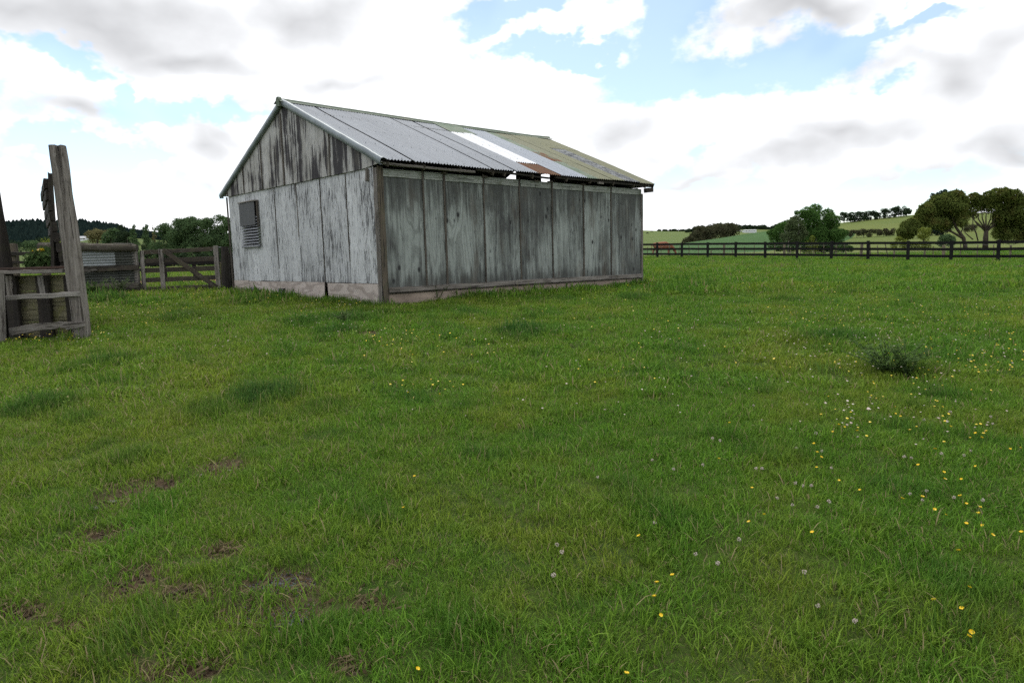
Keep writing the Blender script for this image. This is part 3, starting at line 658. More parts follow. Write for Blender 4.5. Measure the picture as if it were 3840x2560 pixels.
beam('pen_post', (xw(300), YP+.12, gz(xw(300), YP)-.1), (xw(300), YP+.12, zw(930)), .14, .12, DARKWOOD, pen, up=(0, 1, 0), seg=6)
beam('pen_rail', at(330, 1012, YP-.09), at(519, 1003, YP-.09), .05, .135, LICHENWOOD, pen, seg=8, wob=.006)
beam('pen_rail', at(250, 1016, YP-.16), at(363, 1013, YP-.16), .06, .10, GREYWOOD, pen, seg=8, wob=.014, taper=.7)
beam('loose_board', at(430, 913, YP+.02), at(497, 914, YP+.02), .16, .03, PALEWOOD, pen, seg=5, wob=.008)

# ------------------------------------------------------------------ gate and posts
YG = 19.6
gate = empty('farm_gate', (0, 0, 0), label='five rail wooden farm gate with a diagonal brace', cat='gate')
def gp(x, y, d=0.0): return at(280+x*.2551, 800+y*.2551, YG+d)
for (yl, yr, th) in ((577, 520, .115), (705, 662, .125), (842, 805, .135), (985, 938, .13), (1115, 1073, .12)):
    beam('rail', gp(985, yl), gp(2110, yr), .04, th, LICHENWOOD, gate, seg=9, wob=.006)
for x0, y0, x1, y1, w in ((1030, 1150, 985, 555, .11), (1310, 1142, 1262, 530, .125), (2118, 1098, 2070, 478, .13)):
    beam('upright', gp(x0, y0, -.05), gp(x1, y1, -.05), w, .04, GREYWOOD, gate, up=(0, 1, 0), seg=8, wob=.005)
beam('brace', gp(2085, 1085, -.085), gp(1300, 545, -.085), .04, .125, LICHENWOOD, gate, seg=9, wob=.006)
v, f = tube([gp(2105, 500, -.03), gp(2180, 492, -.03), gp(2260, 520, -.03)], [.008]*3, 5); obj('chain', mesh_py('chain', v, f), LOUVRE, gate)
def round_post(name, x, ytop, r, mat, label, d=0.0, ybot=1120):
    b = gp(x, ybot, d); g = gz(b.x, b.y); t = gp(x-20, ytop, d)
    pts = [Vector((b.x, b.y, g-.15)).lerp(t, i/6) for i in range(7)]
    v, f = tube(pts, [r*1.03, r*1.02, r, r, r*.98, r*.97, r*.88], 12, .03)
    o = obj(name, mesh_py(name, v, f, False), mat); grain_vert(o, Vector((b.x, b.y, g)))
    return tag(o, label, 'post')
round_post('gate_post', 2228, 488, .115, DARKWOOD, 'thick dark round gate post next to the shed corner')
o = beam('fence_post', Vector((gp(2325, 1090, .45).x, YG+.45, gz(gp(2325, 1090, .45).x, YG)-.1)), gp(2300, 590, .45), .13, .10, DARKWOOD, None, up=(0, 1, 0), seg=6); tag(o, 'narrow dark post squeezed between the gate post and the shed wall', 'post')
o = beam('fence_post', Vector((gp(2165, 1060, .5).x, YG+.5, gz(gp(2165, 1060, .5).x, YG)-.1)), gp(2150, 720, .5), .06, .06, MOSSBOARD, None, up=(0, 1, 0), seg=5); tag(o, 'short thin mossy stake behind the right end of the gate', 'post')

# dark paddock rails behind the gate
pf = empty('paddock_fence', (0, 0, 0), label='dark two rail paddock fence seen through the farm gate', cat='fence')
YB = 27.5
for py0, py1 in ((1012, 1000), (991, 980)):
    beam('rail', at(500, py0, YB), at(900, py1, YB), .05, .13, BLACKFENCE, pf, seg=6)
for px in (512, 618, 730, 838):
    a = at(px, 1010, YB+.05); beam('post', (a.x, a.y, gz(a.x, a.y)-.1), (a.x, a.y, at(px, 976, YB).z), .12, .1, BLACKFENCE, pf, up=(0, 1, 0), seg=4)

# ------------------------------------------------------------------ black rail fence at the right
fence = empty('rail_fence', (0, 0, 0), label='black three rail paddock fence crossing the pasture', cat='fence')
FX, FY, DX, DY = 12.496, 58.034, 1.61885, -1.77181
pp = []
for k in range(-3, 14):
    x, y = FX+k*DX, FY+k*DY; pp.append(Vector((x, y, gz(x, y))))
nrm = Vector((.738, .674, 0))
for i, p in enumerate(pp):
    h = 1.33+random.uniform(-.02, .02)
    beam('post', p-nrm*.08+Vector((0, 0, -.15)), p-nrm*.08+Vector((random.gauss(0, .02), random.gauss(0, .02), h)), .18, .11, BLACKFENCE, fence, up=nrm, seg=3, wob=.003)
for i in range(len(pp)-1):
    for h in (1.19, .80, .38):
        j = random.uniform(-.012, .012)
        beam('rail', pp[i]+Vector((0, 0, h+j)), pp[i+1]+Vector((0, 0, h-j*.5)), .04, .162, BLACKFENCE, fence, seg=3, wob=.004)

# wire fence just beyond it
wf = empty('wire_fence', (0, 0, 0), label='old post and wire fence of uneven grey posts behind the black rails', cat='fence')
off = 4.5; L0 = Vector((FX, FY, 0))+nrm*off; ld = Vector((DX, DY, 0)).normalized()
OLDPOST = timber_mat('old lichen fence post', (.26, .22, .15), (.15, .125, .085), moss=(.15, .14, .07), mamt=.4)
stand = []
for px, big, lean, h in [(2428, 0, 0, .95), (2450, 0, .05, .55), (2479, 0, 0, 1.0), (2510, 1, 0, 1.12), (2545, 0, .03, 1.0), (2585, 0, -.02, 1.02), (2619, 0, 0, 1.05), (2667, 1, 0, .6), (2715, 2, 0, 1.2), (2752, 0, -.12, .8), (2792, 0, 0, .95), (2828, 0, 0, 1.05), (2870, 0, .04, .6), (2905, 0, 0, 1.1),
        (2941, 2, 0, 1.25), (2960, 0, .06, .9), (3001, 0, 0, 1.0), (3050, 0, .03, .8), (3091, 0, -.03, 1.15), (3135, 0, 0, 1.15), (3179, 0, -.14, 1.1), (3228, 2, .03, 1.2), (3267, 0, -.05, 1.1), (3295, 0, -.06, 1.0), (3334, 0, -.14, 1.1), (3353, 1, 0, .8), (3466, 1, .03, .8), (3499, 0, 0, .9), (3538, 2, 0, 1.0), (3601, 0, 0, 1.05), (3665, 0, 0, 1.0), (3729, 0, -.04, 1.0), (3789, 1, 0, .95), (3850, 0, 0, 1.0), (3920, 1, 0, 1.0)]:
    r = ray(px, 950); t = (L0.x*ld.y-L0.y*ld.x)/(r.x*ld.y-r.y*ld.x); p = Vector((r.x*t, r.y*t, 0)); p.z = gz(p.x, p.y); stand.append((p, h))
    w = (.055, .10, .17)[big]
    beam('post' if big else 'batten', p-Vector((0, 0, .1)), p+Vector((lean*h*2, 0, h)), w, w*.8, OLDPOST, wf, up=(0, 1, 0), seg=3, wob=.006)
for h in (.25, .5, .75, .98):
    v, f = tube([p+Vector((0, -.03, h+random.uniform(-.03, .03))) for p, _ in stand], [.004]*len(stand), 3); obj('wire', mesh_py('wire', v, f), LOUVRE, wf)

# ------------------------------------------------------------------ grazing animals
m, nt, out = new_mat('chestnut hide'); o_, P_, r_ = ocoord(nt)
finish(nt, out, mixc(nt, noise(nt, P_, 3.0, 4), (.16, .055, .025), (.24, .085, .04)), .7, spec=.3); HIDE = m
m, nt, out = new_mat('black hide'); finish(nt, out, (.015, .014, .014), .7); BLACKHIDE = m
m, nt, out = new_mat('pale muzzle hair'); finish(nt, out, (.45, .40, .36), .8); PALEHAIR = m
def cow_mesh():
    """grazing cow facing +X, hooves on z=0: skin over a jointed skeleton, baked to one mesh"""
    J = {}; ed = []
    def j(n, x, y, z, rx, rz=None, par=None):
        J[n] = (len(J), (x, y, z), (rx, rz or rx)); 
        if par: ed.append((J[par][0], J[n][0]))
    j('hip', -.62, 0, 1.06, .30, .33); j('rump', -.86, 0, 1.04, .21, .24, 'hip'); j('belly', -.15, 0, .94, .36, .42, 'hip'); j('chest', .32, 0, .96, .33, .40, 'belly'); j('withers', .58, 0, 1.02, .22, .28, 'chest')
    j('neck', .86, 0, .82, .15, .19, 'withers'); j('poll', 1.08, 0, .52, .11, .13, 'neck'); j('face', 1.18, 0, .30, .09, .10, 'poll'); j('muzzle', 1.23, 0, .12, .065, .075, 'face')
    j('tail0', -1.02, 0, 1.10, .05, None, 'rump'); j('tail1', -1.10, 0, .80, .028, None, 'tail0'); j('tail2', -1.09, 0, .45, .035, None, 'tail1')
    for s in (-1, 1):
        k = 'L' if s > 0 else 'R'; f = .10*s
        j('fs'+k, .50, .15*s, .78, .12, None, 'withers'); j('fk'+k, .54+f, .16*s, .42, .07, None, 'fs'+k); j('ff'+k, .52+f, .16*s, .10, .05, None, 'fk'+k); j('fh'+k, .55+f, .16*s, .02, .058, None, 'ff'+k)
        j('hk'+k, -.60-f, .16*s, .72, .14, None, 'hip'); j('hh'+k, -.80-f, .16*s, .44, .07, None, 'hk'+k); j('hf'+k, -.76-f, .16*s, .10, .05, None, 'hh'+k); j('ho'+k, -.72-f, .16*s, .02, .058, None, 'hf'+k)
        j('ear'+k, 1.02, .20*s, .60, .03, .05, 'poll')
    me = bpy.data.meshes.new('cow_skeleton'); me.from_pydata([a[1] for a in J.values()], ed, [])
    o = bpy.data.objects.new('cow_skeleton', me); COL.objects.link(o)
    md = o.modifiers.new('s', 'SKIN'); md.use_smooth_shade = True
    for i, a in enumerate(J.values()): me.skin_vertices[0].data[i].radius = a[2]
    me.skin_vertices[0].data[0].use_root = True
    sb = o.modifiers.new('d', 'SUBSURF'); sb.levels = 2; sb.render_levels = 2
    dg = bpy.context.evaluated_depsgraph_get(); r = bpy.data.meshes.new_from_object(o.evaluated_get(dg)); r.name = 'cow'
    bpy.data.objects.remove(o); r.materials.clear(); return r
CM = cow_mesh()
c = at(2490, 950, 70); zc = gz(c.x, 70)
cow = obj('cow', CM, HIDE, None, Matrix.Translation((c.x-.1, 70, zc)) @ Matrix.Rotation(.12, 4, 'Z') @ Matrix.Diagonal((1.12, 1.1, 1.08, 1)))
tag(cow, 'reddish brown cow grazing with its head down behind the black fence', 'cow')
CMB = CM.copy(); CMB.materials.clear(); CMB.materials.append(BLACKHIDE)
# ------------------------------------------------------------------ hills
def field_mat(name, c1, c2, c3, s=.05, yel=0.0):
    m, nt, out = new_mat(name)
    pos = nt.nodes.new('ShaderNodeNewGeometry').outputs['Position']
    a = noise(nt, pos, s, 5); b = noise(nt, VM(nt, 'MULTIPLY', pos, (1, 1, 3)), .9, 6, .7); c = noise(nt, VM(nt, 'MULTIPLY', pos, (.3, .3, 2.0)), .5, 4, .6)
    col = mixc(nt, smooth(nt, a, .35, .65), c1, c2); col = mixc(nt, smooth(nt, b, .45, .75, 0, .6), col, c3); col = mixc(nt, smooth(nt, c, .5, .7, 0, .35), col, tuple(x*.7 for x in c1))
    if yel: col = mixc(nt, smooth(nt, noise(nt, pos, .04, 3), .5, .62, 0, yel), col, (.26, .24, .03))
    finish(nt, out, col, 1.0, bump=b, bstr=.6, bdist=.3, spec=.05); return m
F_RIGHT = field_mat('hill pasture', (.105, .14, .038), (.13, .155, .045), (.085, .105, .035))
F_CROP = field_mat('blue green crop field', (.052, .105, .035), (.062, .12, .042), (.045, .09, .03))
F_FAR = field_mat('far pasture', (.105, .145, .048), (.12, .155, .05), (.09, .115, .042))
F_LEFT = field_mat('left hill pasture', (.075, .11, .035), (.10, .13, .04), (.06, .085, .028))
def hill(name, crest, R, R0, z0, mat, power=1.6, back=120, step=25, wob=0.0):
    xs = np.arange(crest[0][0], crest[-1][0]+1, step); ys = np.interp(xs, [c[0] for c in crest], [c[1] for c in crest])
    cols = []
    for x, y in zip(xs, ys):
        r = ray(x, y); hl = math.hypot(r.x, 1.0)
        Yc = R; top = Vector((r.x*Yc, Yc, EYE+r.z*Yc)); col = []
        for t in np.linspace(0, 1, 14):
            Yd = R0+(Yc-R0)*t; col.append((r.x*Yd, Yd, z0+(top.z-z0)*t**power))
        for t in (.25, .6, 1.0): col.append((r.x*(Yc+back*t), Yc+back*t, top.z-(top.z-z0)*.9*t**1.5))
        cols.append(col)
    o = obj(name, grid_mesh(name, np.array(cols).transpose(1, 0, 2)[:, ::1]), mat); tag(o, kind='structure')
    o.data.flip_normals() if o.data.polygons[0].normal.z < 0 else None
    H = (xs, ys, R, R0, z0, power); return H
def on_hill(H, px, t):
    xs, ys, R, R0, z0, power = H; y = float(np.interp(px, xs, ys)); r = ray(px, y); top = EYE+r.z*R; Yd = R0+(R-R0)*t
    return Vector((r.x*Yd, Yd, z0+(top-z0)*t**power))
def hill_t(H, px, py):
    lo, hi = 0.0, 1.0
    for _ in range(30):
        m = (lo+hi)/2; p = on_hill(H, px, m); r = ray(px, py)
        if p.z < EYE+r.z*p.y: lo = m
        else: hi = m
    return lo
H_CROP = hill('hill_crop', [(2380, 940), (2500, 921), (2560, 912), (2620, 904), (2700, 893), (2800, 877), (2900, 863), (3000, 858), (3200, 870), (3400, 905)], 230, 120, 1.0, F_CROP, 1.3, 60)
H_RIGHT = hill('hill_right', [(2700, 905), (2860, 880), (2960, 858), (3060, 846), (3150, 836), (3300, 818), (3430, 805), (3600, 800), (3840, 795), (4400, 800), (5000, 840)], 320, 76, .7, F_RIGHT, 1.7, 120)
H_FAR = hill('hill_far', [(2200, 880), (2300, 866), (2411, 864), (2500, 867), (2640, 867), (2750, 872), (2900, 880), (3000, 900)], 600, 170, .8, F_FAR, 1.2, 200)
H_RIDGE = hill('hill_ridge', [(2420, 890), (2600, 868), (2700, 862), (2800, 858), (2900, 860), (3000, 855), (3200, 850)], 480, 250, .6, F_FAR, 1.3, 150)
H_PINE = hill('hill_pine', [(-900, 880), (-400, 870), (-100, 862), (0, 856), (100, 848), (300, 846), (400, 858), (500, 880), (600, 890), (800, 888), (1000, 900), (1500, 930)], 900, 330, 6.0, F_LEFT, 1.25, 200)
H_LEFT = hill('hill_left', [(-900, 930), (-200, 925), (0, 925), (150, 930), (260, 912), (330, 898), (450, 898), (600, 905), (800, 912), (1000, 930)], 420, 110, 1.2, F_LEFT, 1.15, 120)

# ------------------------------------------------------------------ trees
def leaf_mat(name, c1, c2, trans=.35, c3=None):
    m, nt, out = new_mat(name)
    g = nt.nodes.new('ShaderNodeNewGeometry'); r = g.outputs['Random Per Island']
    n = noise(nt, g.outputs['Position'], .9, 3)
    col = mixc(nt, r, c1, c2)
    if c3: col = mixc(nt, smooth(nt, n, .5, .68, 0, .7), col, c3)
    d = N(nt, 'ShaderNodeBsdfDiffuse', {0: col}); t = N(nt, 'ShaderNodeBsdfTranslucent', {0: col})
    mx = N(nt, 'ShaderNodeMixShader', {0: trans, 1: d.outputs[0], 2: t.outputs[0]}); nt.links.new(mx.outputs[0], out.inputs[0]); return m
L_TOTARA = leaf_mat('bright tree leaves', (.046, .105, .028), (.10, .185, .046), .35)
L_PALE = leaf_mat('pale grey green leaves', (.075, .105, .045), (.125, .16, .075), .3)
L_OLIVE = leaf_mat('olive tree leaves', (.06, .086, .022), (.13, .16, .04), .35, (.135, .12, .036))
L_DARK = leaf_mat('dark evergreen leaves', (.024, .04, .022), (.045, .068, .034), .2)
L_PINE = leaf_mat('pine needles with haze blue tint', (.014, .026, .024), (.026, .042, .036), .1)  # pine green with the bluish distance haze put into the leaf colour
L_SHELTER = leaf_mat('shelterbelt leaves', (.055, .098, .044), (.11, .165, .07), .35)
L_YELLOW = leaf_mat('yellow green leaves', (.13, .17, .03), (.20, .23, .05), .4)
L_STRAW = leaf_mat('straw coloured leaves', (.13, .125, .055), (.19, .17, .08), .3)
L_GORSE = leaf_mat('dull bush leaves', (.045, .052, .03), (.08, .08, .042), .2, (.07, .055, .035))
L_WEED = leaf_mat('weed leaves', (.06, .10, .03), (.10, .15, .05), .35)
BARKM = timber_mat('grey brown bark', (.10, .08, .058), (.055, .044, .034)); BARKP = timber_mat('pale bark', (.27, .25, .21), (.18, .165, .135)); 
def leaves(lobes, n, size, up=.25, fill=.25, flat=1.0):
    """lobes: (centre, radius vector). leaf sized faces through each lobe's shell and some inside"""
    C = np.array([l[0] for l in lobes], float); R = np.array([l[1] for l in lobes], float)
    w = (R[:, 0]*R[:, 2]+R[:, 1]*R[:, 2]); w = w/w.sum()
    k = RNG.choice(len(lobes), n, p=w)
    d = RNG.normal(size=(n, 3)); d[:, 2] += up; d /= np.linalg.norm(d, axis=1, keepdims=True)
    rr = np.where(RNG.random(n) < fill, RNG.random(n)**.5, RNG.normal(.95, .10, n))
    c = C[k]+d*R[k]*rr[:, None]
    nm = d+RNG.normal(0, .55, (n, 3)); nm /= np.linalg.norm(nm, axis=1, keepdims=True)
    a = np.cross(nm, RNG.normal(size=(n, 3))); a /= np.linalg.norm(a, axis=1, keepdims=True); b = np.cross(nm, a)
    s = size*RNG.uniform(.55, 1.35, n)[:, None]; q = s*RNG.uniform(.45, .85, n)[:, None]*flat
    return np.stack([c-a*s, c-b*q, c+a*s, c+b*q], 1).reshape(-1, 3)
def tree(name, lobes, n, size, lmat, trunk, bmat, label, cat='tree', group=None, base=None, up=.25, fill=.25):
    root = empty(name, base, 0, label=label, cat=cat, group=group)
    b = Vector(base); inv = Matrix.Translation(-b)
    me = mesh_quads('crown', leaves(lobes, n, size, up, fill), n); me.transform(inv); obj('crown', me, lmat, root)
    if trunk:
        V, F = join([tube(p, r, 6, .04) for p, r in trunk]); me = mesh_py('trunk', V, F, True); me.transform(inv); obj('trunk', me, bmat, root)
    return root
def plobes(lst, ox, oy, sc, Y, thick=.8, spread=.0, g=1.08):
    L = []
    for x, y, r in lst:
        R = r*sc*Y/2560*g; p = at(ox+x*sc, oy+y*sc, Y+random.uniform(-spread, spread)); L.append((p, (R, R*thick, R*.92)))
    return L
# the round green tree in the middle of the right paddock
Yt = 68
L1 = [(1370, 150, 120), (1220, 200, 110), (1100, 230, 80), (1000, 200, 45), (1420, 250, 90), (1620, 230, 110), (1680, 320, 110), (1800, 330, 60), (1790, 430, 70), (1180, 330, 130), (1330, 330, 130), (1250, 450, 140), (1450, 470, 130), (1600, 420, 120), (1650, 560, 150), (1500, 620, 140), (1350, 620, 130), (1150, 560, 120), (950, 420, 120), (800, 450, 100), (700, 480, 90), (620, 560, 90),
      (520, 620, 80), (450, 600, 45), (560, 700, 100), (700, 700, 110), (850, 620, 130), (1780, 620, 110), (1900, 600, 80), (1980, 610, 55), (1870, 700, 100), (1700, 740, 130), (1500, 760, 140), (1300, 760, 140), (1100, 750, 140), (500, 850, 70), (650, 880, 100), (900, 880, 120), (1200, 900, 120), (1500, 900, 140), (1750, 900, 130), (1950, 900, 100), (2080, 930, 60)]
lb = plobes(L1, 2800, 760, .18707, Yt, .9, 1.1)
base = at(3075, 950, Yt); base.z = gz(base.x, Yt)
tr = [([base+Vector((dx*.3, 0, -.2)), base+Vector((dx*.5, .2, 1.0)), base+Vector((dx*1.0, .4, 2.2)), base+Vector((dx*1.3, .4, 3.2))], [.16, .12, .07, .02]) for dx in (-1, -.35, .3, 1)]
tree('broadleaf_tree', lb, 34000, .075, L_TOTARA, tr, BARKM, 'bushy bright green tree with rounded foliage clumps right of the shed', base=base)
L2 = [(920, 330, 50), (870, 400, 60), (980, 320, 60), (950, 430, 100), (1080, 400, 50), (850, 520, 90), (1000, 560, 110), (1120, 540, 70), (900, 660, 110), (1080, 660, 100), (740, 680, 70), (1180, 620, 60), (780, 740, 60), (1000, 740, 90), (700, 650, 40), (1110, 470, 40)]
lb = plobes(L2, 2800, 760, .18707, 65.5, .6, .3); b2 = at(2955, 952, 65.5); b2.z = gz(b2.x, 65.5)
tr = [([b2+Vector((0, 0, -.1)), at(2957, 900, 65.5), at(2965, 850, 65.5), at(2975, 822, 65.5)], [.06, .05, .035, .015]), ([at(2957, 905, 65.5), at(2990, 880, 65.5), at(3005, 855, 65.5)], [.04, .03, .01]), ([at(2957, 895, 65.5), at(2940, 860, 65.5)], [.03, .01])]
tree('slender_tree', lb, 4200, .085, L_PALE, tr, BARKP, 'slender pale leaved tree in front of the bushy green tree', base=b2, fill=.5)
lb = [(at(x, y, 63.8)+Vector((0, 0, 0)), (.25, .25, .35)) for x, y in ((3035, 935), (3050, 915), (3062, 940), (3045, 895), (3028, 915), (3060, 918), (3040, 950), (3070, 955), (3025, 955))]
b3 = at(3045, 962, 63.8); b3.z = gz(b3.x, 63.8)
tree('tall_weed', lb, 900, .05, L_YELLOW, [([b3, at(3043, 920, 63.8), at(3043, 888, 63.8)], [.015, .012, .005]), ([b3, at(3055, 920, 63.8), at(3062, 893, 63.8)], [.012, .01, .004])], BARKP, 'tall yellow green weed in front of the bushy tree', 'weed', base=b3, fill=.6)
# the spreading trees at the right edge
Ya = 82
LA = [(1250, 270, 110), (1330, 330, 90), (1100, 300, 110), (950, 350, 110), (850, 420, 110), (760, 480, 110), (1050, 430, 140), (1200, 420, 130), (1340, 440, 70), (700, 580, 110), (850, 580, 140), (1000, 580, 130), (620, 620, 70), (760, 690, 80), (900, 700, 90), (1050, 720, 90), (1240, 540, 100), (1310, 600, 100), (1340, 680, 70), (1030, 700, 90), (1180, 640, 70)]
def fp(x, y, Y): return at(3300+x*.2296, 680+y*.2296, Y)
bA = fp(1395, 1110, Ya); bA.z = gz(bA.x, Ya)
trA = [([bA-Vector((0, 0, .2)), fp(1390, 1040, Ya), fp(1365, 930, Ya), fp(1310, 850, Ya), fp(1235, 745, Ya), fp(1200, 640, Ya), fp(1150, 480, Ya)], [.26, .24, .22, .18, .13, .09, .04]), ([fp(1360, 930, Ya), fp(1270, 880, Ya), fp(1180, 830, Ya), fp(1080, 760, Ya), fp(950, 640, Ya)], [.16, .14, .12, .09, .04]),
       ([fp(1310, 850, Ya), fp(1350, 780, Ya), fp(1330, 660, Ya)], [.1, .07, .03]), ([fp(1235, 745, Ya), fp(1280, 700, Ya), fp(1290, 600, Ya)], [.08, .06, .03]), ([fp(1180, 830, Ya), fp(1000, 790, Ya), fp(850, 700, Ya)], [.07, .05, .02])]
tree('spreading_tree', plobes(LA, 3300, 680, .2296, Ya, 1.0, 1.6, 1.16), 26000, .115, L_OLIVE, trA, BARKM, 'dome shaped olive tree with a leaning forked trunk behind the black fence', base=bA, up=.6)
LA2 = [(520, 680, 80), (430, 740, 90), (350, 830, 70), (520, 800, 90), (620, 760, 70), (400, 900, 70), (480, 880, 70), (330, 870, 45), (580, 700, 60)]
bC = fp(760, 1040, 80); bC.z = gz(bC.x, 80)
tree('low_tree', plobes(LA2, 3300, 680, .2296, 80, .9, .8), 5200, .11, L_OLIVE, [([bC, fp(700, 930, 80), fp(600, 880, 80), fp(480, 820, 80)], [.12, .10, .07, .03]), ([fp(600, 880, 80), fp(540, 780, 80)], [.05, .02]), ([fp(700, 930, 80), fp(500, 930, 80)], [.04, .02])], BARKM, 'low leaning tree drooping left of the dome shaped tree', base=bC, up=.4)
LS = [(700, 830, 70), (780, 850, 50), (660, 900, 50), (740, 920, 60), (800, 800, 40), (300, 950, 50), (640, 1050, 70), (400, 1040, 80), (520, 1060, 70), (760, 1040, 70), (230, 1040, 60)]
bS = fp(700, 1090, 76); bS.z = gz(bS.x, 76)
tree('sapling', plobes(LS, 3300, 680, .2296, 76, .7, .5), 2400, .09, L_YELLOW, [([bS, fp(700, 950, 76), fp(710, 840, 76)], [.04, .03, .01])], BARKP, 'fresh yellow green sapling under the low leaning tree', base=bS, fill=.6)
LB = [(1530, 280, 80), (1480, 340, 50), (1900, 200, 80), (1780, 250, 80), (2030, 220, 100), (2180, 260, 110), (2280, 320, 80), (1650, 320, 80), (1850, 320, 90), (2050, 340, 110), (2200, 400, 110), (1600, 400, 100), (1480, 450, 90), (1720, 430, 100), (1870, 430, 90), (2050, 480, 110), (2250, 520, 110), (1430, 530, 50), (1540, 560, 50), (2000, 600, 120), (2150, 650, 140), (2300, 650, 100), (2050, 750, 140), (2250, 780, 130), (1960, 850, 100), (2150, 880, 130), (2320, 880, 100),
      (1950, 560, 90), (1930, 700, 80), (2010, 900, 90), (2450, 420, 140), (2480, 600, 150), (2460, 800, 150), (2600, 700, 150)]
Yb = 86; bB = fp(1720, 1080, Yb); bB.z = gz(bB.x, Yb)
trB = [([bB-Vector((0, 0, .2)), fp(1725, 920, Yb), fp(1735, 800, Yb)], [.34, .30, .24])]
for x1, y1, x2, y2 in ((1540, 640, 1500, 470), (1610, 620, 1570, 430), (1670, 600, 1660, 420), (1730, 600, 1740, 420), (1800, 620, 1830, 420), (1870, 620, 1930, 450), (1930, 650, 2030, 480), (1600, 720, 1480, 560), (1900, 720, 2050, 600)):
    trB.append(([fp(1730, 830, Yb), fp((1730+x1)/2, (800+y1)/2, Yb+random.uniform(-.4, .4)), fp(x1, y1, Yb+random.uniform(-.5, .5)), fp(x2, y2, Yb)], [.12, .09, .065, .03]))
trB += [([fp(1600, 970, Yb-.5), fp(1570, 850, Yb-.5), fp(1520, 720, Yb-.5), fp(1510, 560, Yb-.5)], [.09, .08, .06, .03]), ([fp(1520, 950, Yb-.5), fp(1400, 850, Yb-.5), fp(1370, 820, Yb-.5)], [.07, .05, .02])]
tree('spreading_tree', plobes(LB, 3300, 680, .2296, Yb, 1.0, 1.8, 1.18), 36000, .12, L_OLIVE, trB, BARKM, 'broad crowned tree with many fanning limbs at the right edge', base=bB, up=.6)
LP = [(1060, 170, 35), (1000, 205, 45), (930, 235, 35), (860, 215, 22), (1030, 240, 60), (1170, 190, 35), (1130, 210, 25), (900, 290, 60), (1000, 290, 80), (820, 255, 16), (810, 305, 20), (850, 280, 25), (1060, 145, 14), (1205, 180, 12), (1000, 170, 14), (940, 200, 14), (1100, 330, 130), (1000, 480, 160), (1000, 680, 180)]
bP = fp(1010, 1020, 112); bP.z = 2.0
tree('pine_tree', plobes(LP, 3300, 680, .2296, 112, .9, .8), 5200, .16, L_PINE, [([bP, fp(1010, 500, 112), fp(1030, 180, 112)], [.3, .2, .04])], BARKM, 'dark pine whose ragged top rises behind the dome shaped tree', base=bP, fill=.15)
LH = [(1100, 920, 60), (1020, 930, 50), (1180, 940, 50), (1060, 950, 60), (1150, 1000, 70), (1000, 1010, 60)]
bH = fp(1090, 1060, 72); bH.z = gz(bH.x, 72)
tree('shrub', plobes(LH, 3300, 680, .2296, 72, .8, .4), 2200, .08, L_SHELTER, None, None, 'rounded green shrub below the dome shaped tree', 'shrub', base=bH)
def rlobes(base, w, h, n, low=.25, dp=.8, rs=.30):
    L = []
    for _ in range(n):
        t = random.random(); zz = low*h+(1-low)*h*t; ww = w*.5*math.sqrt(max(.05, 1-((t-.35)/.75)**2)); a = random.uniform(0, 2*PI); q = math.sqrt(random.random())
        r = w*rs*random.uniform(.6, 1.1); L.append((Vector(base)+Vector((math.cos(a)*ww*q, math.sin(a)*ww*q*dp, min(zz, h-r*.5))), (r, r, r*.85)))
    return L
def stem(b, h, r, lean=0): return [([Vector(b)-Vector((0, 0, .3)), Vector(b)+Vector((lean*.3, 0, h*.4)), Vector(b)+Vector((lean, 0, h*.85))], [r, r*.8, r*.25])]
# wind shorn row on the right hill crest
for i, (px, top, w) in enumerate([(3165, 797, 30), (3190, 799, 36), (3215, 796, 34), (3240, 796, 30), (3265, 792, 36), (3285, 797, 26), (3318, 783, 36), (3352, 780, 40), (3378, 776, 42), (3400, 782, 26)]):
    b = on_hill(H_RIGHT, px, .97); b.z -= .3; Y = b.y; h = at(px, top, Y).z-b.z; ww = w*Y/2560*1.15
    tree('ridge_tree', rlobes(b, ww, h, 16, .2, rs=.2), 1700, .22, L_DARK, stem(b, h, .18, .4), BARKM, f'{ordw(i+1)} dark wind bent tree from the left on the right hill crest', group='trees along the right hill crest', base=b, fill=.2)
# hedge of grey shrubs halfway down the right hill
for i, (px, py) in enumerate([(3190, 893), (3215, 892), (3240, 890), (3266, 889), (3292, 888), (3316, 886), (3342, 884), (3485, 885), (3510, 884), (3625, 870), (3650, 868)]):
    t = hill_t(H_RIGHT, px, py); b = on_hill(H_RIGHT, px, t); w = 32*b.y/2560; h = random.uniform(22, 29)*b.y/2560
    tree('hedge_shrub', rlobes(b, w, h, 6, .2, rs=.34), 800, .14, L_GORSE, stem(b, h*.8, .06), BARKM, (f'{ordw(i+1)} shrub from the left in the grey hedge on the right hill side' if i < 7 else f'{ordw(i-6)} small hedge shrub from the left seen under the spreading trees'), 'shrub', group='hedge shrubs on the right hill' if i < 7 else 'shrubs under the spreading trees', base=b, fill=.3)
# gully bush in the middle distance
for i, (px, py, w, hp) in enumerate([(2590, 918, 40, 30), (2612, 906, 44, 36), (2625, 885, 44, 32), (2640, 900, 50, 40), (2660, 884, 44, 34), (2668, 899, 50, 36), (2680, 866, 50, 24), (2696, 892, 56, 40), (2702, 875, 50, 30), (2725, 884, 56, 40), (2740, 866, 40, 22), (2752, 878, 50, 34)]):
    Y = 300+(918-py)*.7; b = at(px, py, Y); ww = w*Y/2560; h = hp*Y/2560
    tree('gully_bush', rlobes(b-Vector((0, 0, h*.2)), ww, h*1.2, 8, .1, rs=.36), 1200, .36, L_GORSE, stem(b-Vector((0, 0, 2)), h*.8, .15), BARKM, f'{ordw(i+1)} scrubby bush from the left in the gully between the two far fields', 'bush', group='bushes in the gully', base=b-Vector((0, 0, h*.2)), fill=.2)
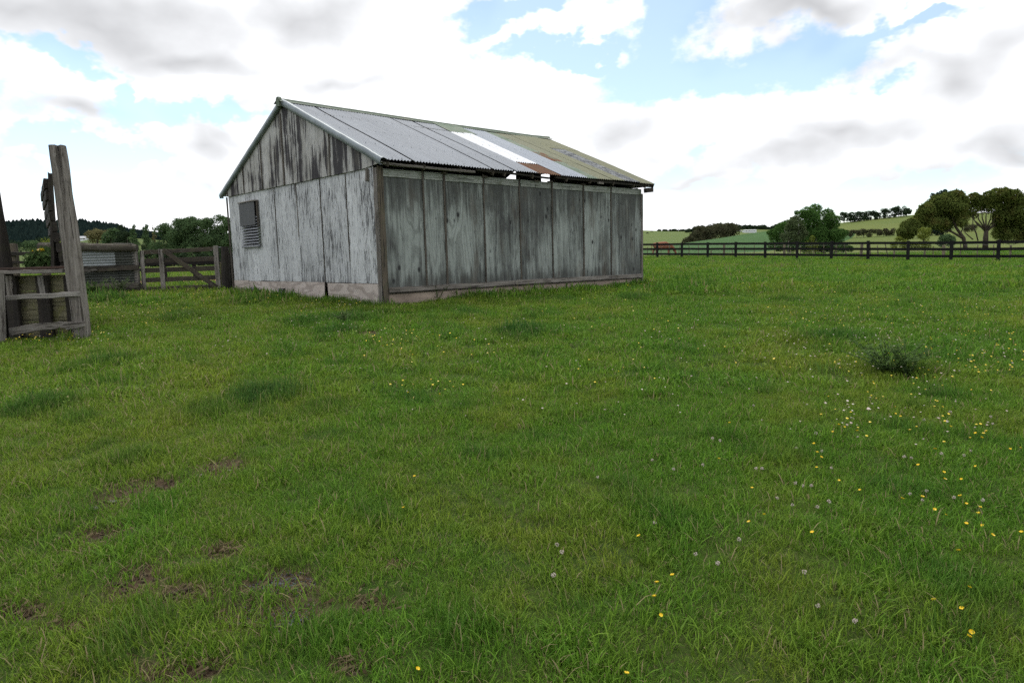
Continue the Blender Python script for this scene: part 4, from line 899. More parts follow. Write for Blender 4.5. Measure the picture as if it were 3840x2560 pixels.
# trees on the far ridge, behind the long white shed
for i in range(22):
    px = 2590+i*18+random.uniform(-5, 5); b = on_hill(H_RIDGE, px, .985); top = float(np.interp(px, [2590, 2640, 2720, 2800, 2880, 2960], [862, 848, 846, 846, 850, 838]))+random.uniform(-3, 4); b.z -= 1
    h = at(px, top, b.y).z-b.z; ww = random.uniform(22, 30)*b.y/2560
    tree('far_tree', rlobes(b, ww, max(h, 2), 7, .1, rs=.36), 700, .55, L_DARK, stem(b, h*.7, .25), BARKM, f'{ordw(i+1)} dark tree from the left in the belt along the far ridge', group='trees along the far ridge', base=b, fill=.15)
hk = 0
for i in range(16):
    px = 2468+i*12.5; b = on_hill(H_FAR, px, .985); h = random.uniform(6, 10)*b.y/2560; ww = 17*b.y/2560
    if i in (1, 3): continue
    hk += 1
    tree('hedge_tree', rlobes(b-Vector((0, 0, .5)), ww, h, 4, .05, rs=.38), 240, .6, L_DARK, stem(b, h*.6, .2), BARKM, f'{ordw(hk)} low clipped hedge tree from the left on the far field skyline', 'hedge', group='hedge trees on the far skyline', base=b-Vector((0, 0, .5)), fill=.1)
for i, (px, py) in enumerate(((2428, 876), (2444, 870))):
    t = hill_t(H_FAR, px, py+1); b = on_hill(H_FAR, px, t); o = obj('cow', CMB, None, None, Matrix.Translation(b) @ Matrix.Rotation(PI*(i), 4, 'Z') @ Matrix.Scale(.85, 4))
    tag(o, ('tiny black cow lower down on the far field', 'tiny black cow higher up near the skyline')[i], 'cow')
# the pine plantation on the left hill: one mass
def pine_mass():
    Vv, Ff = [], []
    xs, ys, R, R0, z0, pw = H_PINE
    for k in range(3600):
        px = random.uniform(-500, 640); t = random.uniform(.18, 1.0) if px < 420 else random.uniform(.8, 1.0)
        if px > 560 and random.random() < .5: continue
        b = on_hill(H_PINE, px, t); h = random.uniform(8, 11)*(1 if px < 450 else .8); r = h*.36
        o = len(Vv); n = 7
        for (z, rr, tz) in ((.10, 1.0, .62), (.40, .85, .86), (.62, .62, 1.0)):
            i0 = len(Vv)
            for a in range(n*2):
                q = rr*r*(1.0 if a % 2 == 0 else .55)*random.uniform(.7, 1.25); an = PI*a/n+random.uniform(-.2, .2)
                Vv.append((b.x+math.cos(an)*q, b.y+math.sin(an)*q, b.z+h*(z+random.uniform(-.05, .05))))
            Vv.append((b.x+random.uniform(-.3, .3), b.y, b.z+h*tz)); ap = len(Vv)-1
            for a in range(n*2): Ff.append((i0+a, i0+(a+1) % (n*2), ap))
    return mesh_py('pine_forest', Vv, Ff)
tag(obj('pine_forest', pine_mass(), L_PINE), 'dark pine plantation covering the hill behind the yard', 'forest', kind='stuff')
# left: poplars, shelterbelt
def lp(x, y, Y): return at(280+x*.2551, 800+y*.2551, Y)
def slobes(b, w, h):
    L = []
    for k in range(26):
        t = k/25; r = w*.5*(.45+.75*math.sin(PI*min(1, .12+t*.9)))*random.uniform(.6, .9); L.append((Vector(b)+Vector((random.gauss(0, w*.12), random.gauss(0, w*.12), h*(.10+.86*t))), (r*.8, r*.8, h*.05)))
    return L
def left_tree(name, x, ytop, w, Y, mat, n, size, label, low=.2, yb=770, group=None, nl=14, fill=.25, rs=.22):
    b = lp(x, yb, Y); b.z = max(gz(b.x, Y)-.2, b.z-1.5) if Y < 110 else b.z-.5; h = lp(x, ytop, Y).z-b.z; ww = w*.2551*Y/2560
    tree(name, slobes(b, ww, h) if name == 'poplar' else rlobes(b, ww, h, nl, low, rs=rs), n, size, mat, stem(b, h, ww*.035+.05, ww*.05), BARKM, label, group=group, base=b, fill=fill)
left_tree('poplar', 912, 165, 150, 128, L_SHELTER, 4200, .11, 'tall narrow poplar left of the pair above the gate', .12, nl=22, rs=.24)
left_tree('poplar', 1095, 160, 150, 130, L_SHELTER, 4200, .11, 'tall narrow poplar right of the pair above the gate', .12, nl=22, rs=.24)
left_tree('poplar', 1205, 180, 70, 132, L_STRAW, 600, .12, 'thin straw coloured poplar beside the shelterbelt', .2, nl=14, rs=.3, fill=.6)
left_tree('shelterbelt_tree', 1400, 170, 400, 118, L_SHELTER, 14000, .115, 'leftmost leafy tree of the shelterbelt beside the thin poplar', .10, nl=60, rs=.2, fill=.4)
left_tree('shelterbelt_tree', 1640, 95, 450, 115, L_SHELTER, 18000, .115, 'second leafy tree of the shelterbelt from its left end', .10, nl=60, rs=.2, fill=.4)
left_tree('shelterbelt_tree', 1880, 70, 450, 114, L_SHELTER, 18000, .115, 'third leafy tree of the shelterbelt from its left end', .10, nl=60, rs=.2, fill=.4)
left_tree('shelterbelt_tree', 2120, 50, 450, 112, L_SHELTER, 18000, .115, 'shelterbelt tree whose crown meets the left edge of the shed', .10, nl=60, rs=.2, fill=.4)
left_tree('shelterbelt_tree', 2350, 80, 340, 110, L_SHELTER, 4000, .15, 'shelterbelt tree mostly hidden behind the shed', .22, nl=22)
left_tree('dense_tree', 730, 190, 190, 140, L_DARK, 2600, .17, 'dark upright tree left of the poplar pair', .15, nl=18, rs=.28)
left_tree('dense_tree', 800, 260, 150, 136, L_DARK, 1800, .17, 'shorter dark tree touching the left poplar', .15, nl=14, rs=.28)
left_tree('round_tree', 560, 240, 260, 145, L_SHELTER, 3000, .18, 'rounded mid green tree above the end of the pen wall', .15, nl=18, rs=.28)
left_tree('willow_tree', 330, 250, 300, 190, L_STRAW, 2600, .2, 'straw yellow willow beside the pale house on the hill', .1, yb=430, nl=20, rs=.24, fill=.5)
left_tree('willow_tree', 1010, 440, 130, 100, L_PALE, 1000, .12, 'small pale bush between the two poplars', .1, nl=10)
for i, x in enumerate((960, 1080, 1200, 1330, 1460, 1600, 1740, 1880, 2010, 2130, 2230, 2330)):
    left_tree('hedge_shrub', x, random.uniform(500, 590), 170, 96+random.uniform(-3, 3), L_DARK if i % 2 else L_SHELTER, 900, .13, f'{ordw(i+1)} dark shrub from the left in the hedge below the shelterbelt', .05, 800, 'hedge shrubs below the shelterbelt', 8, .2, .3)
for i, (x, y, w, h_, Y) in enumerate(((60, 935, 90, 34, 300), (120, 925, 70, 26, 330), (175, 905, 60, 22, 340), (210, 930, 80, 40, 240), (10, 930, 80, 40, 320), (170, 960, 70, 50, 130))):
    b = at(x, y+12, Y); ww = w*Y/2560; h = h_*Y/2560
    tree('hill_bush', rlobes(b, ww, h, 8, .05, rs=.33), 1000, .0011*Y, (L_DARK, L_SHELTER, L_DARK, L_YELLOW, L_DARK, L_DARK)[i], None, None, ('dark bush patch left of the hill clearing', 'green bush patch on the lower hill', 'bush line at the foot of the pine plantation', 'light green bush at the edge of the race planks', 'dark bush behind the leftmost post', 'dark rounded bush just beyond the yard rails')[i], 'bush', base=b, fill=.2)
# ------------------------------------------------------------------ far buildings
def plain(name, c, rough=.7):
    m, nt, out = new_mat(name); pos = nt.nodes.new('ShaderNodeNewGeometry').outputs['Position']
    finish(nt, out, mixc(nt, noise(nt, pos, 1.5, 4), c, tuple(x*.8 for x in c)), rough); return m
WHITEP, BLUEP, ROOFG, WINM, BRICKP = plain('white cladding', (.72, .74, .75)), plain('blue cladding', (.10, .22, .42)), plain('grey roof', (.42, .43, .44)), plain('dark window', (.03, .035, .04), .2), plain('tan cladding', (.32, .26, .2))
def house(name, p, w, d, h, rh, wall, roof, label, cat, nwin=3, rz=0.0, door=True):
    r = empty(name, p, rz, label=label, cat=cat)
    box('wall', -w/2, w/2, -d/2, d/2, -2.0, h, wall, r)
    prism('roof', [(-d/2-.3, h), (d/2+.3, h), (0, h+rh)], 'x', -w/2-.3, w/2+.3, roof, r)
    for k in range(nwin):
        x = -w/2+(k+.7)*w/(nwin+.6); box('window', x-.6, x+.6, -d/2-.06, -d/2+.02, h*.4, h*.8, WINM, r)
    if door: box('door', w/2-1.6, w/2-.7, -d/2-.06, -d/2+.02, 0, h*.8, BRICKP, r)
    return r
p = on_hill(H_LEFT, 316, .99); house('house', at(316, 899, p.y), 5.4, 5, .9, 1.3, WHITEP, ROOFG, 'pale roofed house on the grassy rise left of the willow', 'house')
p = at(405, 898, 430); house('cottage', p, 2.6, 3, 1.6, .6, WHITEP, WHITEP, 'small white cottage right of the willow', 'house', 1, door=False)
p = at(112, 978, 250); house('farm_shed_white', p, 5.2, 3, 1.25, .35, WHITEP, WHITEP, 'white low building seen between the ramp posts under the yard rail', 'building', 1)
p = at(80, 978, 246); house('container', p, 2.0, 2, 1.15, .12, BLUEP, ROOFG, 'blue building attached left of the low white building', 'building', 1, door=False)
p = at(2810, 868, 440); house('glasshouse', p, 7.4, 5, .75, .35, WHITEP, WHITEP, 'long white shed below the far ridge trees', 'shed', 4, door=False)
p = at(2768, 869, 455); house('cottage', p, 3.2, 4, .6, .4, WHITEP, ROOFG, 'tiny pale shed left of the long white shed', 'shed', 1, door=False)
p = at(700, 856, 700); house('hill_house', p, 9, 6, 2.2, 1.6, BRICKP, ROOFG, 'small house on the skyline between the poplars and the shelterbelt', 'house', 2)
# sandy arena behind the gate
m, nt, out = new_mat('orange sand'); pos = nt.nodes.new('ShaderNodeNewGeometry').outputs['Position']
finish(nt, out, mixc(nt, noise(nt, pos, 2.0, 5), (.32, .17, .075), (.24, .12, .05)), 1.0); SAND = m
c = at(760, 1056, 26.5); xs = np.linspace(c.x-3.2, c.x+6, 20); ys = np.linspace(24.6, 29.0, 14)
Xg, Yg = np.meshgrid(xs, ys, indexing='ij'); Xg = Xg+.15*np.sin(Yg*3); tag(obj('sand_arena', grid_mesh('sand_arena', np.stack([Xg, Yg, ground_np(Xg, Yg)+.03], -1)), SAND), kind='structure')
# ------------------------------------------------------------------ grass
def grass_mat(name, soft=0.0):
    m, nt, out = new_mat(name)
    g = nt.nodes.new('ShaderNodeNewGeometry'); r = g.outputs['Random Per Island']; pos = g.outputs['Position']
    lush = N(nt, 'ShaderNodeAttribute', attribute_name='lush', attribute_type='INSTANCER').outputs['Fac']
    tint = N(nt, 'ShaderNodeAttribute', attribute_name='tint', attribute_type='INSTANCER').outputs['Fac']
    a = noise(nt, pos, .45, 4, .6); b = noise(nt, pos, 1.9, 4, .6)
    green = mixc(nt, r, (.045, .122, .010), (.165, .325, .034))
    yel = mixc(nt, r, (.105, .165, .014), (.275, .345, .046))
    col = mixc(nt, smooth(nt, M(nt, 'ADD', M(nt, 'MULTIPLY', a, .6), M(nt, 'MULTIPLY', b, .4)), .44, .66), green, yel)
    col = mixc(nt, M(nt, 'MULTIPLY', tint, .45), col, yel)
    col = mixc(nt, M(nt, 'MULTIPLY', lush, .85), col, mixc(nt, r, (.024, .080, .017), (.06, .155, .036)))
    hsh = M(nt, 'FRACT', M(nt, 'MULTIPLY', r, 17.31))
    straw = M(nt, 'MULTIPLY', M(nt, 'GREATER_THAN', hsh, M(nt, 'SUBTRACT', .945, M(nt, 'MULTIPLY', tint, .14))), M(nt, 'SUBTRACT', 1.0, M(nt, 'MULTIPLY', lush, .7)))
    col = mixc(nt, straw, col, (.30, .25, .13))
    d = N(nt, 'ShaderNodeBsdfPrincipled', {'Base Color': col, 'Roughness': .6, 'Specular IOR Level': .10}); t = N(nt, 'ShaderNodeBsdfTranslucent', {0: col})
    mx = N(nt, 'ShaderNodeMixShader', {0: .38, 1: d.outputs[0], 2: t.outputs[0]}); nt.links.new(mx.outputs[0], out.inputs[0]); return m
GRASSM = grass_mat('meadow grass')
def tuft(n, rad, h0, h1, w, seed, spread=.72, droop=.7, broad=0, clover=0):
    rg = np.random.default_rng(seed); V, F = [], []
    for k in range(n):
        a = rg.uniform(0, 2*PI); q = rad*math.sqrt(rg.random()); bx, by = math.cos(a)*q, math.sin(a)*q
        h = rg.uniform(h0, h1)*(1-.3*q/rad); ww = w*rg.uniform(.6, 1.3)
        if k < broad: ww *= 2.0; h *= .55
        an = rg.uniform(0, 2*PI); ln = rg.uniform(.1, 1)*spread*h; dr = rg.uniform(0, droop)
        dx, dy = math.cos(an), math.sin(an); tw = an+PI/2+rg.uniform(-.6, .6); sx, sy = math.cos(tw)*ww/2, math.sin(tw)*ww/2
        o = len(V)
        for t, s in ((0, .8), (.4, 1.0), (.75, .7)):
            f_ = ln*t*t*(1+dr); z = h*t*(1-.35*dr*t*t)-.015
            V += [(bx+dx*f_-sx*s, by+dy*f_-sy*s, z), (bx+dx*f_+sx*s, by+dy*f_+sy*s, z)]
        V.append((bx+dx*ln*(1+dr), by+dy*ln*(1+dr), h*(1-.42*dr)-.015))
        F += [(o, o+1, o+3, o+2), (o+2, o+3, o+5, o+4), (o+4, o+5, o+6)]
    for k in range(clover):
        a = rg.uniform(0, 2*PI); q = rad*1.1*math.sqrt(rg.random()); bx, by, z = math.cos(a)*q, math.sin(a)*q, rg.uniform(.02, .055)*h1/.11
        for j in range(3):
            an = a*3+j*2.094; L = w*rg.uniform(1.4, 2.6); dx, dy = math.cos(an)*L, math.sin(an)*L; o = len(V); tz = rg.uniform(-.4, .6)*L
            V += [(bx, by, z), (bx+dx*.6-dy*.5, by+dy*.6+dx*.5, z+tz*.5), (bx+dx*1.25, by+dy*1.25, z+tz), (bx+dx*.6+dy*.5, by+dy*.6-dx*.5, z+tz*.5)]; F.append((o, o+1, o+2, o+3))
    me = mesh_py('grass_tuft', V, F); me.materials.append(GRASSM); return me
def scatter(name, meshes, P, lush, tint, rot, scl, idx):
    srcs = bpy.data.collections.new(name+'_kinds')
    for i, mm in enumerate(meshes): srcs.objects.link(bpy.data.objects.new(f'{name}_kind_{i}', mm))
    n = len(P); me = bpy.data.meshes.new(name); me.vertices.add(n); me.vertices.foreach_set('co', P.astype(np.float32).ravel())
    for nm, ty, key, dat in (('lush', 'FLOAT', 'value', lush), ('tint', 'FLOAT', 'value', tint), ('idx', 'INT', 'value', idx), ('rot', 'FLOAT_VECTOR', 'vector', rot), ('scl', 'FLOAT_VECTOR', 'vector', scl)):
        at_ = me.attributes.new(nm, ty, 'POINT'); at_.data.foreach_set(key, np.ascontiguousarray(dat).ravel())
    ng = bpy.data.node_groups.new(name, 'GeometryNodeTree')
    ng.interface.new_socket('Geometry', in_out='INPUT', socket_type='NodeSocketGeometry'); ng.interface.new_socket('Geometry', in_out='OUTPUT', socket_type='NodeSocketGeometry')
    gi, go = ng.nodes.new('NodeGroupInput'), ng.nodes.new('NodeGroupOutput')
    ci = ng.nodes.new('GeometryNodeCollectionInfo'); ci.inputs[0].default_value = srcs; ci.inputs['Separate Children'].default_value = True; ci.inputs['Reset Children'].default_value = True
    ip = ng.nodes.new('GeometryNodeInstanceOnPoints')
    def att(nm, ty):
        a = ng.nodes.new('GeometryNodeInputNamedAttribute'); a.data_type = ty; a.inputs[0].default_value = nm; return a.outputs[0]
    ng.links.new(gi.outputs[0], ip.inputs['Points']); ng.links.new(ci.outputs[0], ip.inputs['Instance']); ip.inputs['Pick Instance'].default_value = True
    ng.links.new(att('idx', 'INT'), ip.inputs['Instance Index']); ng.links.new(att('scl', 'FLOAT_VECTOR'), ip.inputs['Scale'])
    er = ng.nodes.new('FunctionNodeEulerToRotation'); ng.links.new(att('rot', 'FLOAT_VECTOR'), er.inputs[0]); ng.links.new(er.outputs[0], ip.inputs['Rotation'])
    ng.links.new(ip.outputs[0], go.inputs[0])
    o = obj(name, me); md = o.modifiers.new('scatter', 'NODES'); md.node_group = ng
    return o
# taller dark clumps surveyed in the photograph (x, y, radius, strength)
CLUMPS = []
for px, py, r, k in [(980, 1500, 190, 1.0), (760, 1540, 140, .6), (1200, 1530, 120, .5), (1150, 1215, 120, .7), (1300, 1200, 140, .8), (1250, 1250, 100, .8), (1950, 1255, 150, .9), (1760, 1180, 90, .7), (3100, 1275, 150, .8), (3370, 1390, 190, .45), (2650, 1080, 60, .6), (2900, 1090, 60, .6), (3500, 1330, 120, .5), (420, 1360, 130, .7), (700, 1190, 150, .6),
                       (160, 1530, 160, .8), (480, 1720, 130, .6), (1080, 1330, 120, .4), (2380, 1120, 80, .8), (2100, 1130, 90, .6), (1850, 1110, 60, .7), (3700, 1080, 90, .5), (3330, 1080, 80, .5), (520, 1270, 90, .5), (2960, 1130, 80, .5), (900, 1140, 90, .5), (3000, 1700, 120, .35), (2500, 1950, 160, .35), (3600, 2200, 220, .4), (1200, 2380, 160, .35), (1700, 2350, 160, .35), (400, 1130, 90, .8), (300, 1110, 60, .8)]:
    c = on_ground(px, py); CLUMPS.append((c.x, c.y, max(.22, r*c.y/2560), k))
def lush_np(x, y):
    L = np.zeros_like(x)
    for cx, cy, r, k in CLUMPS:
        d = np.hypot(x-cx, (y-cy)*.8)/r + .25*jn(x, y, 5.0); L = np.maximum(L, k*np.clip(1.5*(1-d), 0, 1))
    sa, sb = (x-A0.x)*UX.x+(y-A0.y)*UX.y, (x-A0.x)*VX.x+(y-A0.y)*VX.y
    dd = np.where((sa > -.1) & (sa < LEN), np.abs(sb+.12), 9); dd = np.minimum(dd, np.where((sb > -.1) & (sb < WID), np.abs(sa+.12), 9))
    L = np.maximum(L, .7*np.clip(1.1-dd/.40, 0, 1)*np.clip(.5+1.0*jn(x, y, 3.0), 0, 1))
    return L
def field_points(y0, y1, dens, seed, wmul=.86, wadd=1.3):
    rg = np.random.default_rng(seed); area = wmul*(y1**2-y0**2)+2*wadd*(y1-y0); n = int(area*dens)
    y = np.sqrt(rg.random(n)*(y1**2-y0**2)+y0**2); x = (rg.random(n)*2-1)*(wmul*y+wadd)
    ex, ey = [], []
    for cx, cy, r, k in CLUMPS:
        if y0 < cy < y1:
            m_ = int(PI*r*r*dens*1.2*k)+4; ex.append(rg.normal(cx, r*.5, m_)); ey.append(np.clip(rg.normal(cy, r*.55, m_), y0, y1))
    if ex: x, y = np.concatenate([x]+ex), np.concatenate([y]+ey); n = len(x)
    sa, sb = (x-A0.x)*UX.x+(y-A0.y)*UX.y, (x-A0.x)*VX.x+(y-A0.y)*VX.y
    ok = ~((sa > -.03) & (sa < LEN+.03) & (sb > -.03) & (sb < WID+.03))
    # nothing shows behind the shed
    ok &= ~((sa > 0) & (sb > 0) & (x/y > -.36) & (x/y < .17) & (y > 17))
    ok &= ~((x > -9.5) & (x < -7.0-(y-10.5)*.66) & (y > 10.45) & (y < 12.8)) & ~((x < -6) & (y > 24.5) & (y < 29.1) & (x > -15.4))
    b = bare_np(x, y)+.35*jn(x, y, 6.0); ok &= rg.random(n) > np.clip((b+.10)/.45, 0, 1)*.93
    thin = np.clip(.5+.8*jn(x, y, 1.3), 0, 1); ok &= rg.random(n) < .90+.10*thin
    x, y = x[ok], y[ok]; return rg, x, y, ground_np(x, y), lush_np(x, y)
def do_scatter(name, kinds, y0, y1, dens, seed, hs=1.0, **kw):
    rg, x, y, z, L = field_points(y0, y1, dens, seed, **kw); n = len(x)
    left = np.clip(-(x)/np.maximum(y, 1)*1.0+.15+.5*jn(x, y, .9)+.35*jn(y, x, 4.3)+rg.normal(0, .25, n), 0, 1)
    tuss = np.clip((jn(x, y, 3.3)+.5*jn(y, x, 7.1)-.55)/.35, 0, 1)*np.where(rg.random(n) < .8, 1, 0); L = np.maximum(L, .55*tuss)
    rot = np.stack([rg.normal(0, .12, n), rg.normal(0, .12, n), rg.uniform(0, 2*PI, n)], -1)
    s = hs*np.clip(rg.lognormal(-.05, .30, n)*(1+.30*jn(x, y, 3.6)+.18*jn(y, x, 8.5)), .72, 2.0); scl = np.stack([s, s, s*(1+1.6*L)], -1)
    idx = rg.integers(0, kinds and len(kinds), n).astype(np.int32)
    o = scatter(name, kinds, np.stack([x, y, z], -1), L.astype(np.float32), left.astype(np.float32), rot.astype(np.float32), scl.astype(np.float32), idx)
    return o
near = [tuft(54, .075, .018, .080, .0030, 10+i, broad=(2 if i > 7 else 0), clover=0) for i in range(10)]
mid = [tuft(70, .13, .025, .095, .0056, 30+i, broad=3 if i > 5 else 0, clover=(5 if i in (1, 5) else 0)) for i in range(8)]
far = [tuft(110, .32, .05, .13, .013, 50+i) for i in range(6)]
for nm, kinds, y0, y1, dens, sd, hs in (('grass', near, 1.2, 6.2, 520, 1, 1.0), ('grass', mid, 6.0, 15.5, 110, 2, 1.05), ('grass', far, 15.0, 64, 15, 3, 1.15)):
    tag(do_scatter(nm, kinds, y0, y1, dens, sd, hs), 'uneven green meadow grass covering the pasture', 'grass', kind='stuff')

# ------------------------------------------------------------------ flowers
m, nt, out = new_mat('buttercup petal'); finish(nt, out, (.78, .56, .02), .35, spec=.5); PETAL = m
m, nt, out = new_mat('clover bloom'); g = nt.nodes.new('ShaderNodeNewGeometry'); finish(nt, out, mixc(nt, g.outputs['Random Per Island'], (.56, .50, .44), (.42, .32, .29)), .8); CLOVER = m
m, nt, out = new_mat('flower stem'); finish(nt, out, (.07, .12, .03), .7); STEM = m
def cup():
    V, F = [], []
    for k in range(5):
        a = 2*PI*k/5; o = len(V); c, s = math.cos(a), math.sin(a)
        for r, w, z in ((.001, .002, 0), (.008, .008, .003), (.013, .0065, .010)): V += [(c*r-s*w, s*r+c*w, z), (c*r+s*w, s*r-c*w, z)]
        F += [(o, o+1, o+3, o+2), (o+2, o+3, o+5, o+4)]
    return V, F
def head():
    V, F = [], []; rg = random.Random(3)
    for k in range(26):
        d = Vector((rg.gauss(0, 1), rg.gauss(0, 1), rg.gauss(.25, 1))).normalized(); p = d*.009; a = d.orthogonal().normalized()*.0022; b = d.cross(a); o = len(V)
        V += [p-a-b, p+a-b, p+a+b, p-a+b, p+d*.005]; F += [(o, o+1, o+4), (o+1, o+2, o+4), (o+2, o+3, o+4), (o+3, o, o+4)]
    return V, F
CUPM = mesh_py('bloom', *cup()); CUPM.materials.append(PETAL); HEADM = mesh_py('bloom', *head()); HEADM.materials.append(CLOVER)
sv, sf = tube([(0, 0, 0), (.004, .002, .05), (0, 0, .1)], [.0011, .001, .0009], 4); STEMM = mesh_py('stem', sv, sf); STEMM.materials.append(STEM)
def flower(name, px, py, bloom, label, cat, group, h, s):
    c = on_ground(px, py+h*2560/4*.4); r = ray(px, py); t = c.y; top = Vector((r.x*t, t, EYE+r.z*t))
    hh = max(.05, top.z-c.z)
    e = empty(name, (top.x, top.y, c.z), random.uniform(0, 6), label=label, cat=cat, group=group)
    b = obj('bloom', bloom, None, e, Matrix.Translation((0, 0, hh)) @ Matrix.Rotation(random.uniform(-.5, .5), 4, 'X') @ Matrix.Rotation(random.uniform(-.5, .5), 4, 'Y') @ Matrix.Scale(s*random.uniform(.85, 1.15), 4))
    obj('stem', STEMM, None, e, Matrix.Diagonal((1, 1, hh/.1, 1)))
BC = [(1333, 1130), (1488, 1178), (1540, 1315), (1528, 1338), (660, 745), (308, 685), (393, 642), (326, 490), (142, 325), (200, 126), (669, 241), (709, 317), (685, 290), (683, 374), (808, 448), (923, 502), (1158, 550), (1247, 360), (1342, 271), (1427, 146), (1565, 183), (1757, 271), (1815, 264), (1600, 208), (1390, 400), (1480, 536), (1514, 580), (1591, 600), (1581, 635), (1338, 613), (1403, 645), (1513, 694), (1602, 705), (1658, 760), (1818, 743), (1470, 847), (1532, 1058), (773, 176), (910, 170), (840, 150), (808, 136), (1150, 91), (1122, 76), (1383, 38), (1565, 368), (1487, 440), (1395, 440), (1270, 541)]
CL = [(1425, 64), (713, 286), (573, 268), (765, 382), (347, 384), (53, 365), (382, 385), (566, 467), (655, 483), (605, 484), (465, 555), (550, 594), (688, 605), (752, 575), (253, 790), (12, 873), (135, 925), (615, 975), (690, 1168), (897, 1255), (1605, 566), (1293, 512), (1270, 566), (1650, 92), (1660, 130), (1408, 117), (1280, 108), (147, 226), (106, 213), (680, 183), (335, 30), (1170, 318), (1210, 325), (1375, 300), (1540, 285), (1500, 310), (1200, 530), (1445, 550)]
BCP = sorted([(2600+x*.6761, 1500+y*.6761) for x, y in BC]+[(1300+x*.5527, 1700+y*.5527) for x, y in [(482, 1500), (1899, 1532), (1983, 573), (2105, 897), (2210, 847), (2088, 994), (2131, 1127), (385, 372), (460, 155)]])
for i, (x, y) in enumerate(BCP): flower('buttercup', x, y, CUPM, f'small yellow buttercup, {ordw(i+1)} from the left in the foreground grass', 'flower', 'buttercups in the foreground', .12, .62)
CLP = sorted([(2600+x*.6761, 1500+y*.6761) for x, y in CL]+[(1300+x*.5527, 1700+y*.5527) for x, y in [(1404, 852), (1427, 640), (1460, 690), (2217, 113), (2075, 48), (1703, 168), (2090, 488)]])
for i, (x, y) in enumerate(CLP): flower('clover', x, y, HEADM, f'white clover head, {ordw(i+1)} from the left in the foreground grass', 'flower', 'clover heads in the foreground', .10, .78)
# the rest of the flowers, too many and too small to count
def flower_mass(name, mat, zones, r0, label):
    V, F = [], []; rg = random.Random(len(name))
    for px, py, rx, ry, n in zones:
        for _ in range(n):
            a = rg.uniform(0, 2*PI); q = math.sqrt(rg.random()); x, y = px+math.cos(a)*q*rx, py+math.sin(a)*q*ry
            if y < 985: continue
            c = on_ground(x, y); la, lb = shed_local(c.x, c.y)
            if -.05 < la < LEN+.05 and -.05 < lb < WID+.05: continue
            if math.hypot(c.x, c.y) < 4.0: continue
            if rg.random() < .5: continue
            z = c.z+rg.uniform(.06, .16); r = r0*rg.uniform(.7, 1.25); o = len(V); an = rg.uniform(0, 2); tl = rg.uniform(-.5, .5)
            for k in range(5): V.append((c.x+math.cos(an+k*1.2566)*r, c.y+math.sin(an+k*1.2566)*r, z+r*.5+tl*r*math.sin(an+k*1.2566)))
            V.append((c.x, c.y, z-.002)); V.append((c.x, c.y, z+r*.9))
            F += [(o+k, o+(k+1) % 5, o+6) for k in range(5)]+[(o+(k+1) % 5, o+k, o+5) for k in range(5)]
    tag(obj(name, mesh_py(name, V, F), mat), label, 'flowers', kind='stuff')
flower_mass('buttercup_drift', PETAL, [(800, 1125, 350, 25, 300), (500, 1170, 220, 40, 110), (200, 1280, 260, 30, 120), (560, 1225, 60, 14, 40), (1500, 1290, 140, 40, 50), (1620, 1490, 160, 40, 40), (1600, 1340, 300, 60, 40), (1180, 1180, 200, 40, 50), (2400, 1085, 60, 14, 60), (2800, 1090, 60, 14, 60), (3150, 980, 300, 8, 160), (3100, 1090, 60, 14, 40), (2700, 1040, 300, 20, 120), (3300, 1180, 540, 80, 200), (3650, 1350, 200, 90, 90), (3300, 1400, 540, 80, 60), (3450, 1600, 380, 120, 60), (2300, 1200, 400, 80, 60), (2500, 1400, 400, 100, 25), (2400, 1010, 80, 8, 40), (3500, 1010, 340, 10, 100)], .0095, 'drifts of small yellow buttercups scattered through the pasture')
flower_mass('clover_drift', CLOVER, [(3200, 1180, 640, 130, 420), (3400, 1350, 440, 120, 220), (2900, 1300, 500, 120, 160), (3400, 1600, 440, 110, 90), (700, 1190, 220, 40, 60), (1250, 1200, 220, 60, 110), (1300, 1260, 80, 30, 40), (300, 1290, 260, 30, 60), (1900, 1260, 300, 60, 60), (2200, 1100, 400, 40, 60), (2000, 1500, 700, 120, 60), (1500, 1350, 400, 90, 40), (2900, 1500, 500, 150, 60), (2700, 1060, 300, 30, 80), (900, 1300, 300, 60, 30)], .0085, 'pale clover heads scattered through the pasture')

# ------------------------------------------------------------------ weeds, stones, clods
def thistle(px, py, h, n, label, name='thistle', mat=None, wid=.5, leaf=.05):
    c = on_ground(px, py); V, F = [], []; stems = []
    for k in range(n):
        a = random.uniform(0, 2*PI); top = c+Vector((math.cos(a)*random.uniform(.1, 1)*wid*h, math.sin(a)*random.uniform(.1, 1)*wid*h, h*random.uniform(.6, 1.0))); mid_ = c.lerp(top, .5)+Vector((0, 0, .1*h)); stems.append((c, mid_, top))
    lv = []
    for c0, m0, t0 in stems:
        for j in range(26):
            t = (j+1)/26; p = c0.lerp(m0, t*2) if t < .5 else m0.lerp(t0, t*2-1); a = random.uniform(0, 2*PI); d = Vector((math.cos(a), math.sin(a), random.uniform(-.1, .6))).normalized(); s = Vector((-d.y, d.x, 0))*leaf*.20; L = leaf*random.uniform(.6, 1.4)*(1.3-t*.7)
            lv += [p-s*.3, p+d*L*.5-s, p+d*L, p+d*L*.5+s]
    root = empty(name, c, 0, label=label, cat='weed'); inv = Matrix.Translation(-c)
    me = mesh_quads('leaves', np.array([tuple(q) for q in lv]), len(lv)//4); me.transform(inv); obj('leaves', me, mat or L_WEED, root)
    Vs, Fs = join([tube(s_, [.006, .005, .003], 4) for s_ in stems]); me = mesh_py('stems', Vs, Fs); me.transform(inv); obj('stems', me, STEM, root)
L_THISTLE = leaf_mat('dark thistle leaves', (.06, .105, .035), (.11, .17, .06), .35)
thistle(3330, 1405, .34, 22, 'large dark thistle clump in the right pasture', mat=L_THISTLE, wid=1.5, leaf=.07)
